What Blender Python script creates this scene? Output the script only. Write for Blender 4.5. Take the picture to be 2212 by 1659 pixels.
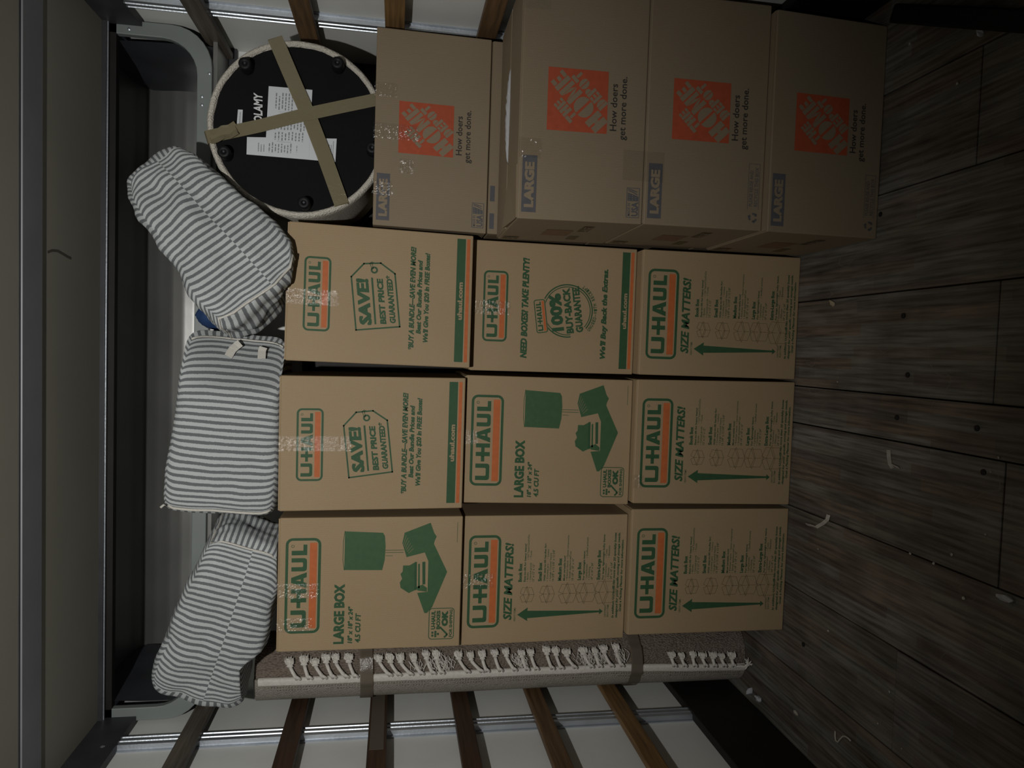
import bpy, bmesh, math, random
from mathutils import Vector, Matrix, noise

for o in list(bpy.data.objects):
    bpy.data.objects.remove(o)
scene = bpy.context.scene
COL = scene.collection
random.seed(7)
PI = math.pi

# ------------------------------------------------------------------ camera (held sideways: image left is up)
CAM = Vector((0.3194, -2.4511, 1.4689))
PITCH, YAW, ROLL, FOC = -0.1639, 0.0466, -0.0252, 1537.52
RM = (Matrix.Rotation(YAW, 3, 'Z') @ Matrix.Rotation(PITCH, 3, 'X') @ Matrix.Rotation(ROLL, 3, 'Y'))
RIGHT, FWD, UP = RM @ Vector((1, 0, 0)), RM @ Vector((0, 1, 0)), RM @ Vector((0, 0, 1))
cd = bpy.data.cameras.new('camera'); cam = bpy.data.objects.new('camera', cd); COL.objects.link(cam)
cd.sensor_fit = 'HORIZONTAL'; cd.sensor_width = 36.0; cd.lens = 36.0 * FOC / 2212.0
cd.clip_start = 0.05
cx_, cy_, cz_ = -UP, RIGHT, -FWD
cam.matrix_world = Matrix(((cx_.x, cy_.x, cz_.x, CAM.x), (cx_.y, cy_.y, cz_.y, CAM.y),
                           (cx_.z, cy_.z, cz_.z, CAM.z), (0, 0, 0, 1)))
scene.camera = cam

# ------------------------------------------------------------------ light
world = bpy.data.worlds.new('World'); scene.world = world; world.use_nodes = True
bgn = world.node_tree.nodes['Background']
bgn.inputs[0].default_value = (0.75, 0.85, 1.0, 1); bgn.inputs[1].default_value = 0.006
ld = bpy.data.lights.new('torch_light', 'SPOT'); ld.energy = 150; ld.shadow_soft_size = 0.02
ld.spot_size = math.radians(110); ld.spot_blend = 1.0; ld.color = (1.0, 0.98, 0.935)
lo = bpy.data.objects.new('torch_light', ld); COL.objects.link(lo); lo.location = (0.13, -2.5, 2.14)
lo.rotation_euler = (Vector((-0.02, 0.0, 2.02)) - lo.location).to_track_quat('-Z', 'Y').to_euler()
vs = scene.view_settings
scene.display_settings.display_device = 'sRGB'
vs.view_transform = 'Standard'; vs.look = 'None'; vs.exposure = 0.0; vs.gamma = 1.0
vs.use_curve_mapping = False

def at(px, py, Y):                       # photograph pixel -> point on the upright plane y = Y
    d = RIGHT * ((829.5 - py) / FOC) + FWD + UP * ((1106 - px) / FOC)
    return CAM + d * ((Y - CAM.y) / d.y)
def atz(px, py, Z=0.0):                  # photograph pixel -> point on the level plane z = Z
    d = RIGHT * ((829.5 - py) / FOC) + FWD + UP * ((1106 - px) / FOC)
    return CAM + d * ((Z - CAM.z) / d.z)

# ------------------------------------------------------------------ lettering outlines
_glyph = {}
def glyphs(s, bold=0.0, shear=0.0, res=2):
    k = (s, bold, shear, res)
    if k not in _glyph:
        c = bpy.data.curves.new('t', 'FONT'); c.body = s; c.size = 1; c.offset = bold; c.shear = shear
        c.resolution_u = res; c.dimensions = '2D'; c.fill_mode = 'FRONT'
        o = bpy.data.objects.new('t', c); COL.objects.link(o)
        dg = bpy.context.evaluated_depsgraph_get()
        m = bpy.data.meshes.new_from_object(o.evaluated_get(dg))
        _glyph[k] = ([(v.co.x, v.co.y) for v in m.vertices], [tuple(p.vertices) for p in m.polygons])
        bpy.data.objects.remove(o); bpy.data.curves.remove(c); bpy.data.meshes.remove(m)
    return _glyph[k]
_cap = {}
def cap(bold):
    if bold not in _cap:
        ys = [v[1] for v in glyphs('H', bold)[0]]; _cap[bold] = (min(ys), max(ys))
    return _cap[bold]

# ------------------------------------------------------------------ materials
def nodes(name):
    m = bpy.data.materials.new(name); m.use_nodes = True
    nt = m.node_tree; b = nt.nodes['Principled BSDF']
    return m, nt, b
def N(nt, t, **kw):
    n = nt.nodes.new(t)
    for k, v in kw.items():
        if k.startswith('i_'):
            n.inputs[int(k[2:])].default_value = v
        else:
            setattr(n, k, v)
    return n
def L(nt, a, ao, b, bi):
    nt.links.new(a.outputs[ao], b.inputs[bi])
def simple(name, col, rough=0.7, metal=0.0, nscale=0, namt=0.12, bump=0.0, bscale=None, spec=0.5, coord='Object'):
    m, nt, b = nodes(name)
    b.inputs['Base Color'].default_value = (*col, 1); b.inputs['Roughness'].default_value = rough
    b.inputs['Metallic'].default_value = metal; b.inputs['Specular IOR Level'].default_value = spec
    tc = N(nt, 'ShaderNodeTexCoord')
    if nscale:
        n = N(nt, 'ShaderNodeTexNoise'); n.inputs['Scale'].default_value = nscale; n.inputs['Detail'].default_value = 5
        L(nt, tc, coord, n, 'Vector')
        mx = N(nt, 'ShaderNodeMix', data_type='RGBA')
        mx.inputs[6].default_value = (*[c * (1 - namt) for c in col], 1)
        mx.inputs[7].default_value = (*[min(1, c * (1 + namt)) for c in col], 1)
        L(nt, n, 'Fac', mx, 0); L(nt, mx, 2, b, 'Base Color')
    if bump:
        n2 = N(nt, 'ShaderNodeTexNoise'); n2.inputs['Scale'].default_value = bscale or 200; n2.inputs['Detail'].default_value = 4
        L(nt, tc, coord, n2, 'Vector')
        bp = N(nt, 'ShaderNodeBump'); bp.inputs['Strength'].default_value = bump; bp.inputs['Distance'].default_value = 0.01
        L(nt, n2, 'Fac', bp, 'Height'); L(nt, bp, 'Normal', b, 'Normal')
    return m

def cardboard(name, c1, c2):
    m, nt, b = nodes(name)
    tc = N(nt, 'ShaderNodeTexCoord')
    mp = N(nt, 'ShaderNodeMapping'); mp.inputs['Scale'].default_value = (1, 1, 1)
    L(nt, tc, 'Object', mp, 'Vector')
    n1 = N(nt, 'ShaderNodeTexNoise'); n1.inputs['Scale'].default_value = 3.5; n1.inputs['Detail'].default_value = 6
    n2 = N(nt, 'ShaderNodeTexNoise'); n2.inputs['Scale'].default_value = 420; n2.inputs['Detail'].default_value = 2
    L(nt, mp, 'Vector', n1, 'Vector'); L(nt, mp, 'Vector', n2, 'Vector')
    mx = N(nt, 'ShaderNodeMix', data_type='RGBA'); mx.inputs[6].default_value = (*c1, 1); mx.inputs[7].default_value = (*c2, 1)
    L(nt, n1, 'Fac', mx, 0)
    m2 = N(nt, 'ShaderNodeMix', data_type='RGBA', blend_type='MULTIPLY'); m2.inputs[0].default_value = 0.30
    L(nt, mx, 2, m2, 6); L(nt, n2, 'Color', m2, 7)
    L(nt, m2, 2, b, 'Base Color')
    w = N(nt, 'ShaderNodeTexWave', wave_type='BANDS', bands_direction='X'); w.inputs['Scale'].default_value = 45
    w.inputs['Distortion'].default_value = 0.4
    L(nt, mp, 'Vector', w, 'Vector')
    ad = N(nt, 'ShaderNodeMath', operation='MULTIPLY_ADD'); ad.inputs[1].default_value = 0.25
    L(nt, w, 'Fac', ad, 0); L(nt, n1, 'Fac', ad, 2)
    bp = N(nt, 'ShaderNodeBump'); bp.inputs['Strength'].default_value = 0.10; bp.inputs['Distance'].default_value = 0.004
    L(nt, ad, 'Value', bp, 'Height'); L(nt, bp, 'Normal', b, 'Normal')
    b.inputs['Roughness'].default_value = 0.62; b.inputs['Specular IOR Level'].default_value = 0.25
    return m

M = {}
M['card'] = cardboard('kraft_cardboard', (0.338, 0.242, 0.138), (0.395, 0.292, 0.176))
M['card2'] = cardboard('pale_cardboard', (0.245, 0.192, 0.128), (0.285, 0.225, 0.152))
def ink(name, col):
    return simple(name, col, 0.6, nscale=60, namt=0.18, spec=0.25)
M['green'] = ink('green_ink', (0.030, 0.080, 0.036))
M['lgreen'] = ink('soft_green_ink', (0.044, 0.100, 0.044))
M['orange'] = ink('orange_ink', (0.44, 0.118, 0.036))
M['horange'] = ink('red_orange_ink', (0.37, 0.074, 0.034))
M['navy'] = ink('slate_blue_ink', (0.088, 0.086, 0.093))
M['black'] = ink('black_ink', (0.035, 0.032, 0.030))
M['fade'] = ink('faded_red_ink', (0.17, 0.098, 0.062))
M['brown'] = ink('brown_ink', (0.10, 0.075, 0.035))

def film(name, tint, gl, rough, bscale, bstr, opac=0.0, body=(0.3, 0.3, 0.3), floor_=0.05):
    m, nt, b = nodes(name); nt.nodes.remove(b)
    out = nt.nodes['Material Output']
    tr = N(nt, 'ShaderNodeBsdfTransparent'); tr.inputs[0].default_value = (*tint, 1)
    gs = N(nt, 'ShaderNodeBsdfGlossy'); gs.inputs['Roughness'].default_value = rough
    df = N(nt, 'ShaderNodeBsdfDiffuse'); df.inputs[0].default_value = (*body, 1)
    tc = N(nt, 'ShaderNodeTexCoord')
    n = N(nt, 'ShaderNodeTexNoise'); n.inputs['Scale'].default_value = bscale; n.inputs['Detail'].default_value = 6
    n.inputs['Roughness'].default_value = 0.65
    L(nt, tc, 'Object', n, 'Vector')
    bp = N(nt, 'ShaderNodeBump'); bp.inputs['Strength'].default_value = bstr; bp.inputs['Distance'].default_value = 0.02
    L(nt, n, 'Fac', bp, 'Height'); L(nt, bp, 'Normal', gs, 'Normal')
    m1 = N(nt, 'ShaderNodeMixShader'); m1.inputs[0].default_value = opac
    L(nt, tr, 0, m1, 1); L(nt, df, 0, m1, 2)
    m2 = N(nt, 'ShaderNodeMixShader'); m2.inputs[0].default_value = gl; L(nt, m1, 0, m2, 1); L(nt, gs, 0, m2, 2)
    L(nt, m2, 0, out, 0)
    return m
M['clear'] = film('clear_tape', (0.985, 0.985, 0.98), 0.065, 0.13, 90, 0.22, 0.0, (0.5, 0.5, 0.5), 0.03)
M['tan'] = film('tan_tape', (0.80, 0.72, 0.52), 0.06, 0.16, 18, 0.25, 0.72, (0.235, 0.205, 0.130), 0.02)
M['brtape'] = film('brown_tape', (0.6, 0.5, 0.38), 0.06, 0.2, 30, 0.25, 0.70, (0.16, 0.135, 0.105), 0.02)
M['poly'] = film('white_plastic_film', (0.9, 0.9, 0.92), 0.14, 0.12, 40, 0.9, 0.65, (0.62, 0.64, 0.68), 0.05)

def stripes(name, period, c1, c2):
    m, nt, b = nodes(name)
    uv = N(nt, 'ShaderNodeUVMap'); uv.uv_map = 'stripe'
    sp = N(nt, 'ShaderNodeSeparateXYZ'); L(nt, uv, 0, sp, 0)
    mu = N(nt, 'ShaderNodeMath', operation='MULTIPLY'); mu.inputs[1].default_value = 2 * PI / period
    L(nt, sp, 0, mu, 0)
    tc = N(nt, 'ShaderNodeTexCoord')
    nz = N(nt, 'ShaderNodeTexNoise'); nz.inputs['Scale'].default_value = 260; nz.inputs['Detail'].default_value = 3
    L(nt, tc, 'Object', nz, 'Vector')
    sn = N(nt, 'ShaderNodeMath', operation='SINE'); L(nt, mu, 0, sn, 0)
    ad = N(nt, 'ShaderNodeMath', operation='MULTIPLY_ADD'); ad.inputs[1].default_value = 1.1
    L(nt, nz, 'Fac', ad, 0); 
    s2 = N(nt, 'ShaderNodeMath', operation='SUBTRACT'); L(nt, sn, 0, s2, 0); s2.inputs[1].default_value = 0.55 + 0.12
    L(nt, s2, 0, ad, 2)
    rp = N(nt, 'ShaderNodeValToRGB'); rp.color_ramp.elements[0].position = 0.40; rp.color_ramp.elements[1].position = 0.60
    rp.color_ramp.elements[0].color = (*c1, 1); rp.color_ramp.elements[1].color = (*c2, 1)
    hf = N(nt, 'ShaderNodeMath', operation='MULTIPLY_ADD'); hf.inputs[1].default_value = 0.5; hf.inputs[2].default_value = 0.5
    L(nt, ad, 0, hf, 0); L(nt, hf, 0, rp, 0)
    L(nt, rp, 0, b, 'Base Color')
    bp = N(nt, 'ShaderNodeBump'); bp.inputs['Strength'].default_value = 0.25; bp.inputs['Distance'].default_value = 0.003
    L(nt, nz, 'Fac', bp, 'Height'); L(nt, bp, 'Normal', b, 'Normal')
    b.inputs['Roughness'].default_value = 0.9; b.inputs['Specular IOR Level'].default_value = 0.1
    return m
M['stripe'] = stripes('striped_ticking', 0.0228, (0.47, 0.495, 0.50), (0.145, 0.155, 0.165))
M['web'] = simple('cotton_webbing', (0.62, 0.60, 0.55), 0.9, nscale=150, bump=0.4, bscale=500, spec=0.1)
M['blue'] = simple('blue_cloth', (0.025, 0.060, 0.165), 0.75, nscale=12, namt=0.3, bump=0.3, bscale=25, spec=0.3)
M['boucle'] = simple('cream_boucle', (0.58, 0.545, 0.48), 0.95, nscale=120, namt=0.25, bump=0.9, bscale=170, spec=0.1)
M['blackcloth'] = simple('black_dust_cover', (0.0055, 0.0055, 0.006), 0.8, nscale=300, namt=0.4, bump=0.1, bscale=600, spec=0.15)
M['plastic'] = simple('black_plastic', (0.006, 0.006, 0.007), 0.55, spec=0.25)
M['paper'] = simple('white_paper', (0.56, 0.585, 0.62), 0.7, nscale=20, namt=0.04)
M['grayink'] = simple('grey_ink', (0.20, 0.21, 0.22), 0.7)
M['whiteink'] = simple('white_ink', (0.62, 0.63, 0.65), 0.7)
M['ruglite'] = simple('beige_weave', (0.38, 0.35, 0.305), 0.95, nscale=90, namt=0.25, bump=1.0, bscale=240, spec=0.05)
M['cotton'] = simple('undyed_cotton', (0.70, 0.67, 0.615), 0.95, nscale=100, namt=0.2, bump=0.5, bscale=400, spec=0.05)
def weave(name, c1, c2):
    m, nt, b = nodes(name)
    tc = N(nt, 'ShaderNodeTexCoord')
    vo = N(nt, 'ShaderNodeTexVoronoi'); vo.inputs['Scale'].default_value = 190
    mp = N(nt, 'ShaderNodeMapping'); mp.inputs['Scale'].default_value = (1, 1, 0.55)
    L(nt, tc, 'Object', mp, 0); L(nt, mp, 0, vo, 'Vector')
    nz = N(nt, 'ShaderNodeTexNoise'); nz.inputs['Scale'].default_value = 30; L(nt, tc, 'Object', nz, 0)
    mx = N(nt, 'ShaderNodeMix', data_type='RGBA'); mx.inputs[6].default_value = (*c1, 1); mx.inputs[7].default_value = (*c2, 1)
    ad = N(nt, 'ShaderNodeMath', operation='MULTIPLY_ADD'); ad.inputs[1].default_value = 0.9; ad.use_clamp = True
    L(nt, vo, 'Distance', ad, 0)
    h = N(nt, 'ShaderNodeMath', operation='MULTIPLY'); h.inputs[1].default_value = 0.5; L(nt, nz, 'Fac', h, 0); L(nt, h, 0, ad, 2)
    L(nt, ad, 0, mx, 0); L(nt, mx, 2, b, 'Base Color')
    bp = N(nt, 'ShaderNodeBump'); bp.inputs['Strength'].default_value = 0.9; bp.inputs['Distance'].default_value = 0.006; bp.invert = True
    L(nt, vo, 'Distance', bp, 'Height'); L(nt, bp, 'Normal', b, 'Normal')
    b.inputs['Roughness'].default_value = 0.95; b.inputs['Specular IOR Level'].default_value = 0.05
    return m
M['rugdark'] = weave('taupe_weave', (0.31, 0.26, 0.215), (0.13, 0.106, 0.086))
M['alu'] = simple('brushed_aluminium', (0.52, 0.56, 0.61), 0.42, 0.85, nscale=9, namt=0.25, bump=0.08, bscale=120)
M['steel'] = simple('dark_blue_steel', (0.055, 0.060, 0.072), 0.5, 0.4, nscale=8, namt=0.4, bump=0.15, bscale=14)
M['frame'] = simple('grey_green_frame', (0.20, 0.225, 0.22), 0.42, 0.0, nscale=6, namt=0.2)
M['attic'] = simple('grey_gloss_liner', (0.24, 0.24, 0.232), 0.36, 0.5, nscale=5, namt=0.2, bump=0.05, bscale=9, spec=0.8)
M['panel'] = simple('white_wall_panel', (0.735, 0.745, 0.725), 0.55, 0.0, nscale=5, namt=0.10, bump=0.04, bscale=12, spec=0.3)
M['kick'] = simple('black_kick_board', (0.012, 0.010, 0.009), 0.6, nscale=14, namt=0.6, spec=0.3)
M['header'] = simple('dark_header_rail', (0.035, 0.036, 0.040), 0.5, nscale=10, namt=0.5, spec=0.4)
M['ceil'] = simple('ceiling_liner', (0.31, 0.30, 0.25), 0.7, nscale=2.5, namt=0.10, spec=0.2)
M['bow'] = simple('roof_bow_steel', (0.25, 0.25, 0.27), 0.5, 0.2, nscale=6, namt=0.15)
M['scuff'] = simple('dark_scuff', (0.10, 0.09, 0.07), 0.8)
M['debris'] = simple('torn_paper', (0.40, 0.37, 0.32), 0.85, nscale=60, namt=0.3)
M['chip'] = simple('tan_chip', (0.36, 0.30, 0.20), 0.85, nscale=60, namt=0.3)
M['hole'] = simple('screw_hole', (0.004, 0.004, 0.004), 0.8)

def slatwood(name, c):
    m, nt, b = nodes(name)
    tc = N(nt, 'ShaderNodeTexCoord'); mp = N(nt, 'ShaderNodeMapping'); mp.inputs['Scale'].default_value = (30, 1.4, 30)
    L(nt, tc, 'Object', mp, 0)
    n = N(nt, 'ShaderNodeTexNoise'); n.inputs['Scale'].default_value = 3; n.inputs['Detail'].default_value = 8; L(nt, mp, 0, n, 0)
    rp = N(nt, 'ShaderNodeValToRGB'); rp.color_ramp.elements[0].position = 0.3; rp.color_ramp.elements[1].position = 0.72
    rp.color_ramp.elements[0].color = (*[x * 0.55 for x in c], 1); rp.color_ramp.elements[1].color = (*[x * 1.35 for x in c], 1)
    L(nt, n, 'Fac', rp, 0); L(nt, rp, 0, b, 'Base Color')
    bp = N(nt, 'ShaderNodeBump'); bp.inputs['Strength'].default_value = 0.3; bp.inputs['Distance'].default_value = 0.003
    L(nt, n, 'Fac', bp, 'Height'); L(nt, bp, 'Normal', b, 'Normal')
    b.inputs['Roughness'].default_value = 0.55; b.inputs['Specular IOR Level'].default_value = 0.35
    return m
M['slat_dark'] = slatwood('dark_brown_wood', (0.060, 0.032, 0.018))
M['slat_mid'] = slatwood('brown_wood', (0.130, 0.075, 0.036))
M['slat_light'] = slatwood('amber_wood', (0.20, 0.115, 0.045))
M['slat_grey'] = slatwood('grey_worn_wood', (0.105, 0.088, 0.070))

def floorwood():
    m, nt, b = nodes('worn_floor_boards')
    g = N(nt, 'ShaderNodeNewGeometry'); oi = N(nt, 'ShaderNodeObjectInfo')
    sp = N(nt, 'ShaderNodeSeparateXYZ'); L(nt, g, 'Position', sp, 0)
    st = N(nt, 'ShaderNodeMath', operation='DIVIDE'); st.inputs[1].default_value = 0.037; L(nt, sp, 0, st, 0)
    fl = N(nt, 'ShaderNodeMath', operation='FLOOR'); L(nt, st, 0, fl, 0)
    wn = N(nt, 'ShaderNodeTexWhiteNoise', noise_dimensions='1D'); L(nt, fl, 0, wn, 'W')
    sg = N(nt, 'ShaderNodeMath', operation='MULTIPLY_ADD'); sg.inputs[1].default_value = 1.7; L(nt, sp, 1, sg, 0)
    k = N(nt, 'ShaderNodeMath', operation='MULTIPLY'); k.inputs[1].default_value = 7.0; L(nt, wn, 'Value', k, 0); L(nt, k, 0, sg, 2)
    f2 = N(nt, 'ShaderNodeMath', operation='FLOOR'); L(nt, sg, 0, f2, 0)
    cb = N(nt, 'ShaderNodeCombineXYZ'); L(nt, fl, 0, cb, 0); L(nt, f2, 0, cb, 1); L(nt, oi, 'Random', cb, 2)
    w2 = N(nt, 'ShaderNodeTexWhiteNoise', noise_dimensions='3D'); L(nt, cb, 0, w2, 'Vector')
    rp = N(nt, 'ShaderNodeValToRGB'); e = rp.color_ramp.elements
    e[0].position = 0; e[0].color = (0.107, 0.094, 0.082, 1); e[1].position = 1; e[1].color = (0.158, 0.149, 0.140, 1)
    x = e.new(0.35); x.color = (0.144, 0.112, 0.088, 1); x = e.new(0.6); x.color = (0.134, 0.130, 0.113, 1)
    L(nt, w2, 'Value', rp, 0)
    mp = N(nt, 'ShaderNodeMapping'); mp.inputs['Scale'].default_value = (45, 2.2, 1); L(nt, g, 'Position', mp, 0)
    n = N(nt, 'ShaderNodeTexNoise'); n.inputs['Scale'].default_value = 2; n.inputs['Detail'].default_value = 8; L(nt, mp, 0, n, 0)
    n3 = N(nt, 'ShaderNodeTexNoise'); n3.inputs['Scale'].default_value = 3.2; n3.inputs['Detail'].default_value = 6; L(nt, g, 'Position', n3, 0)
    mu = N(nt, 'ShaderNodeMix', data_type='RGBA', blend_type='MULTIPLY'); mu.inputs[0].default_value = 0.75
    L(nt, rp, 0, mu, 6)
    r2 = N(nt, 'ShaderNodeValToRGB'); r2.color_ramp.elements[0].position = 0.3; r2.color_ramp.elements[0].color = (0.25, 0.22, 0.2, 1)
    r2.color_ramp.elements[1].position = 0.62; r2.color_ramp.elements[1].color = (1.25, 1.25, 1.25, 1)
    L(nt, n, 'Fac', r2, 0); L(nt, r2, 0, mu, 7)
    m3 = N(nt, 'ShaderNodeMix', data_type='RGBA', blend_type='MULTIPLY'); m3.inputs[0].default_value = 0.6
    r3 = N(nt, 'ShaderNodeValToRGB'); r3.color_ramp.elements[0].position = 0.32; r3.color_ramp.elements[0].color = (0.35, 0.33, 0.31, 1)
    r3.color_ramp.elements[1].position = 0.6; r3.color_ramp.elements[1].color = (1.2, 1.2, 1.2, 1)
    L(nt, n3, 'Fac', r3, 0); L(nt, mu, 2, m3, 6); L(nt, r3, 0, m3, 7)
    # pale scratches
    vo = N(nt, 'ShaderNodeTexVoronoi', feature='DISTANCE_TO_EDGE'); vo.inputs['Scale'].default_value = 0.9
    wp = N(nt, 'ShaderNodeMapping'); wp.inputs['Scale'].default_value = (1.6, 0.8, 1); wp.inputs['Rotation'].default_value = (0, 0, 0.5)
    nd = N(nt, 'ShaderNodeTexNoise'); nd.inputs['Scale'].default_value = 2.5
    av = N(nt, 'ShaderNodeVectorMath', operation='ADD'); L(nt, g, 'Position', nd, 0); L(nt, g, 'Position', av, 0); L(nt, nd, 'Color', av, 1)
    L(nt, av, 0, wp, 0); L(nt, wp, 0, vo, 'Vector')
    lt = N(nt, 'ShaderNodeMath', operation='LESS_THAN'); lt.inputs[1].default_value = 0.0009; L(nt, vo, 'Distance', lt, 0)
    ls = N(nt, 'ShaderNodeMath', operation='MULTIPLY'); L(nt, lt, 0, ls, 0); L(nt, n3, 'Fac', ls, 1)
    m4 = N(nt, 'ShaderNodeMix', data_type='RGBA'); L(nt, ls, 0, m4, 0); L(nt, m3, 2, m4, 6); m4.inputs[7].default_value = (0.15, 0.14, 0.125, 1)
    L(nt, m4, 2, b, 'Base Color')
    bp = N(nt, 'ShaderNodeBump'); bp.inputs['Strength'].default_value = 0.25; bp.inputs['Distance'].default_value = 0.004
    L(nt, n, 'Fac', bp, 'Height'); L(nt, bp, 'Normal', b, 'Normal')
    b.inputs['Roughness'].default_value = 0.6; b.inputs['Specular IOR Level'].default_value = 0.3
    return m
M['floor'] = floorwood()

# ------------------------------------------------------------------ mesh helpers
def tag(o, label=None, cat=None, group=None, kind=None):
    if label: o['label'] = label
    if cat: o['category'] = cat
    if group: o['group'] = group
    if kind: o['kind'] = kind
    return o
def empty(name, loc):
    o = bpy.data.objects.new(name, None); COL.objects.link(o); o.location = loc; o.empty_display_size = 0.1
    return o
def origin(o):
    v = Vector((0, 0, 0))
    while o is not None:
        v = v + Vector(o.location); o = o.parent
    return v
class MB:
    def __init__(s): s.v = []; s.f = []; s.uv = None
    def add(s, vs, fs):
        k = len(s.v); s.v += [Vector(q) for q in vs]; s.f += [tuple(i + k for i in f) for f in fs]; return s
    def hexa(s, p):                # bottom 4 (ccw from above), top 4
        return s.add(p, [(3, 2, 1, 0), (4, 5, 6, 7), (0, 1, 5, 4), (1, 2, 6, 5), (2, 3, 7, 6), (3, 0, 4, 7)])
    def box(s, x0, x1, y0, y1, z0, z1):
        return s.hexa([(x0, y0, z0), (x1, y0, z0), (x1, y1, z0), (x0, y1, z0), (x0, y0, z1), (x1, y0, z1), (x1, y1, z1), (x0, y1, z1)])
    def tube(s, path, r, n=8, capend=True):
        path = [Vector(q) for q in path]; rs = r if isinstance(r, (list, tuple)) else [r] * len(path)
        rings = []; up = Vector((0.3, 0.2, 1)).normalized()
        for i, q in enumerate(path):
            t = (path[min(i + 1, len(path) - 1)] - path[max(i - 1, 0)]).normalized()
            a = t.cross(up)
            if a.length < 1e-3: a = t.cross(Vector((1, 0, 0)))
            a.normalize(); b = t.cross(a)
            rings.append([q + (a * math.cos(2 * PI * k / n) + b * math.sin(2 * PI * k / n)) * rs[i] for k in range(n)])
        k0 = len(s.v)
        for rg in rings: s.v += rg
        for i in range(len(rings) - 1):
            for k in range(n):
                s.f.append((k0 + i * n + k, k0 + i * n + (k + 1) % n, k0 + (i + 1) * n + (k + 1) % n, k0 + (i + 1) * n + k))
        if capend:
            s.f.append(tuple(k0 + k for k in range(n))[::-1]); s.f.append(tuple(k0 + (len(rings) - 1) * n + k for k in range(n)))
        return s
    def ribbon(s, path, wdir, w, thick=0.0012, tdir=None):   # flat strap following a path
        path = [Vector(q) for q in path]
        k0 = len(s.v); n = len(path)
        for i, q in enumerate(path):
            t = (path[min(i + 1, n - 1)] - path[max(i - 1, 0)]).normalized()
            wd = Vector(wdir[i] if isinstance(wdir, list) else wdir); wd = (wd - t * wd.dot(t)).normalized()
            nn = t.cross(wd).normalized()
            s.v += [q - wd * w / 2 - nn * thick / 2, q + wd * w / 2 - nn * thick / 2, q + wd * w / 2 + nn * thick / 2, q - wd * w / 2 + nn * thick / 2]
        for i in range(n - 1):
            a = k0 + 4 * i; b = a + 4
            for j in range(4):
                s.f.append((a + j, a + (j + 1) % 4, b + (j + 1) % 4, b + j))
        s.f.append((k0 + 3, k0 + 2, k0 + 1, k0)); e = k0 + 4 * (n - 1); s.f.append((e, e + 1, e + 2, e + 3))
        return s
    def extrude(s, poly, y0, y1, conv):     # poly of 2d points, conv(a,b,t)->3d
        n = len(poly); k = len(s.v)
        s.v += [Vector(conv(a, b, y0)) for a, b in poly] + [Vector(conv(a, b, y1)) for a, b in poly]
        s.f.append(tuple(range(k, k + n))); s.f.append(tuple(range(k + 2 * n - 1, k + n - 1, -1)))
        for i in range(n):
            j = (i + 1) % n; s.f.append((k + i, k + n + i, k + n + j, k + j))
        return s
    def build(s, name, mat, parent=None, smooth=False, bevel=0.0, fix=True):
        off = origin(parent) if parent else Vector((0, 0, 0))
        me = bpy.data.meshes.new(name)
        me.from_pydata([tuple(v - off) for v in s.v], [], s.f); me.update()
        if fix or bevel:
            bm = bmesh.new(); bm.from_mesh(me)
            if fix: bmesh.ops.recalc_face_normals(bm, faces=bm.faces)
            if bevel:
                ed = [e for e in bm.edges if len(e.link_faces) == 2 and e.calc_face_angle(0) > 0.6]
                bmesh.ops.bevel(bm, geom=ed, offset=bevel, segments=2, affect='EDGES', profile=0.5, clamp_overlap=True)
            bm.to_mesh(me); bm.free()
        if s.uv:
            ul = me.uv_layers.new(name='stripe')
            for i, c in enumerate(s.uv): ul.data[i].uv = c
        if smooth:
            me.polygons.foreach_set('use_smooth', [True] * len(me.polygons))
        me.materials.append(M[mat])
        o = bpy.data.objects.new(name, me); COL.objects.link(o)
        if parent: o.parent = parent
        return o

# ------------------------------------------------------------------ the truck body
XL, XR = -1.112, 1.46          # wall panels
YF, YB = 0.545, -5.2          # front wall, open rear
ZC = 2.51
fl = empty('floor', (0, 0, 0)); tag(fl, 'dark worn wooden truck floor of wide boards', None, None, 'structure')
MB().box(XL, XR, YB, YF, -0.09, -0.032).build('subfloor', 'kick', fl)
bx = [-1.112, -0.82, -0.515, -0.222, 0.09, 0.226, 0.535, 0.84, 1.145, 1.46]
brk = [-1.9, -0.62, -2.4, -0.95, -1.7, -0.90, -2.2, -0.8, -1.5]
for i in range(9):
    for (a, b_) in ((YB, brk[i] - 0.0015), (brk[i] + 0.0015, YF)):
        lift = random.uniform(-0.003, 0.0)
        MB().box(bx[i] + 0.002, bx[i + 1] - 0.002, a, b_, -0.032, lift).build('plank', 'floor', fl, bevel=0.0022)
for (px, py) in [(1902, 463), (1951, 682), (1937, 902), (2110, 925), (1662, 1005), (2124, 1020), (1735, 1392), (1960, 810)]:
    q = atz(px, py); 
    MB().extrude([(q.x + 0.008 * math.cos(t * PI / 5), q.y + 0.008 * math.sin(t * PI / 5)) for t in range(10)], -0.002, 0.0012,
                 lambda a, b, t: (a, b, t)).build('screw', 'hole', fl)

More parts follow.
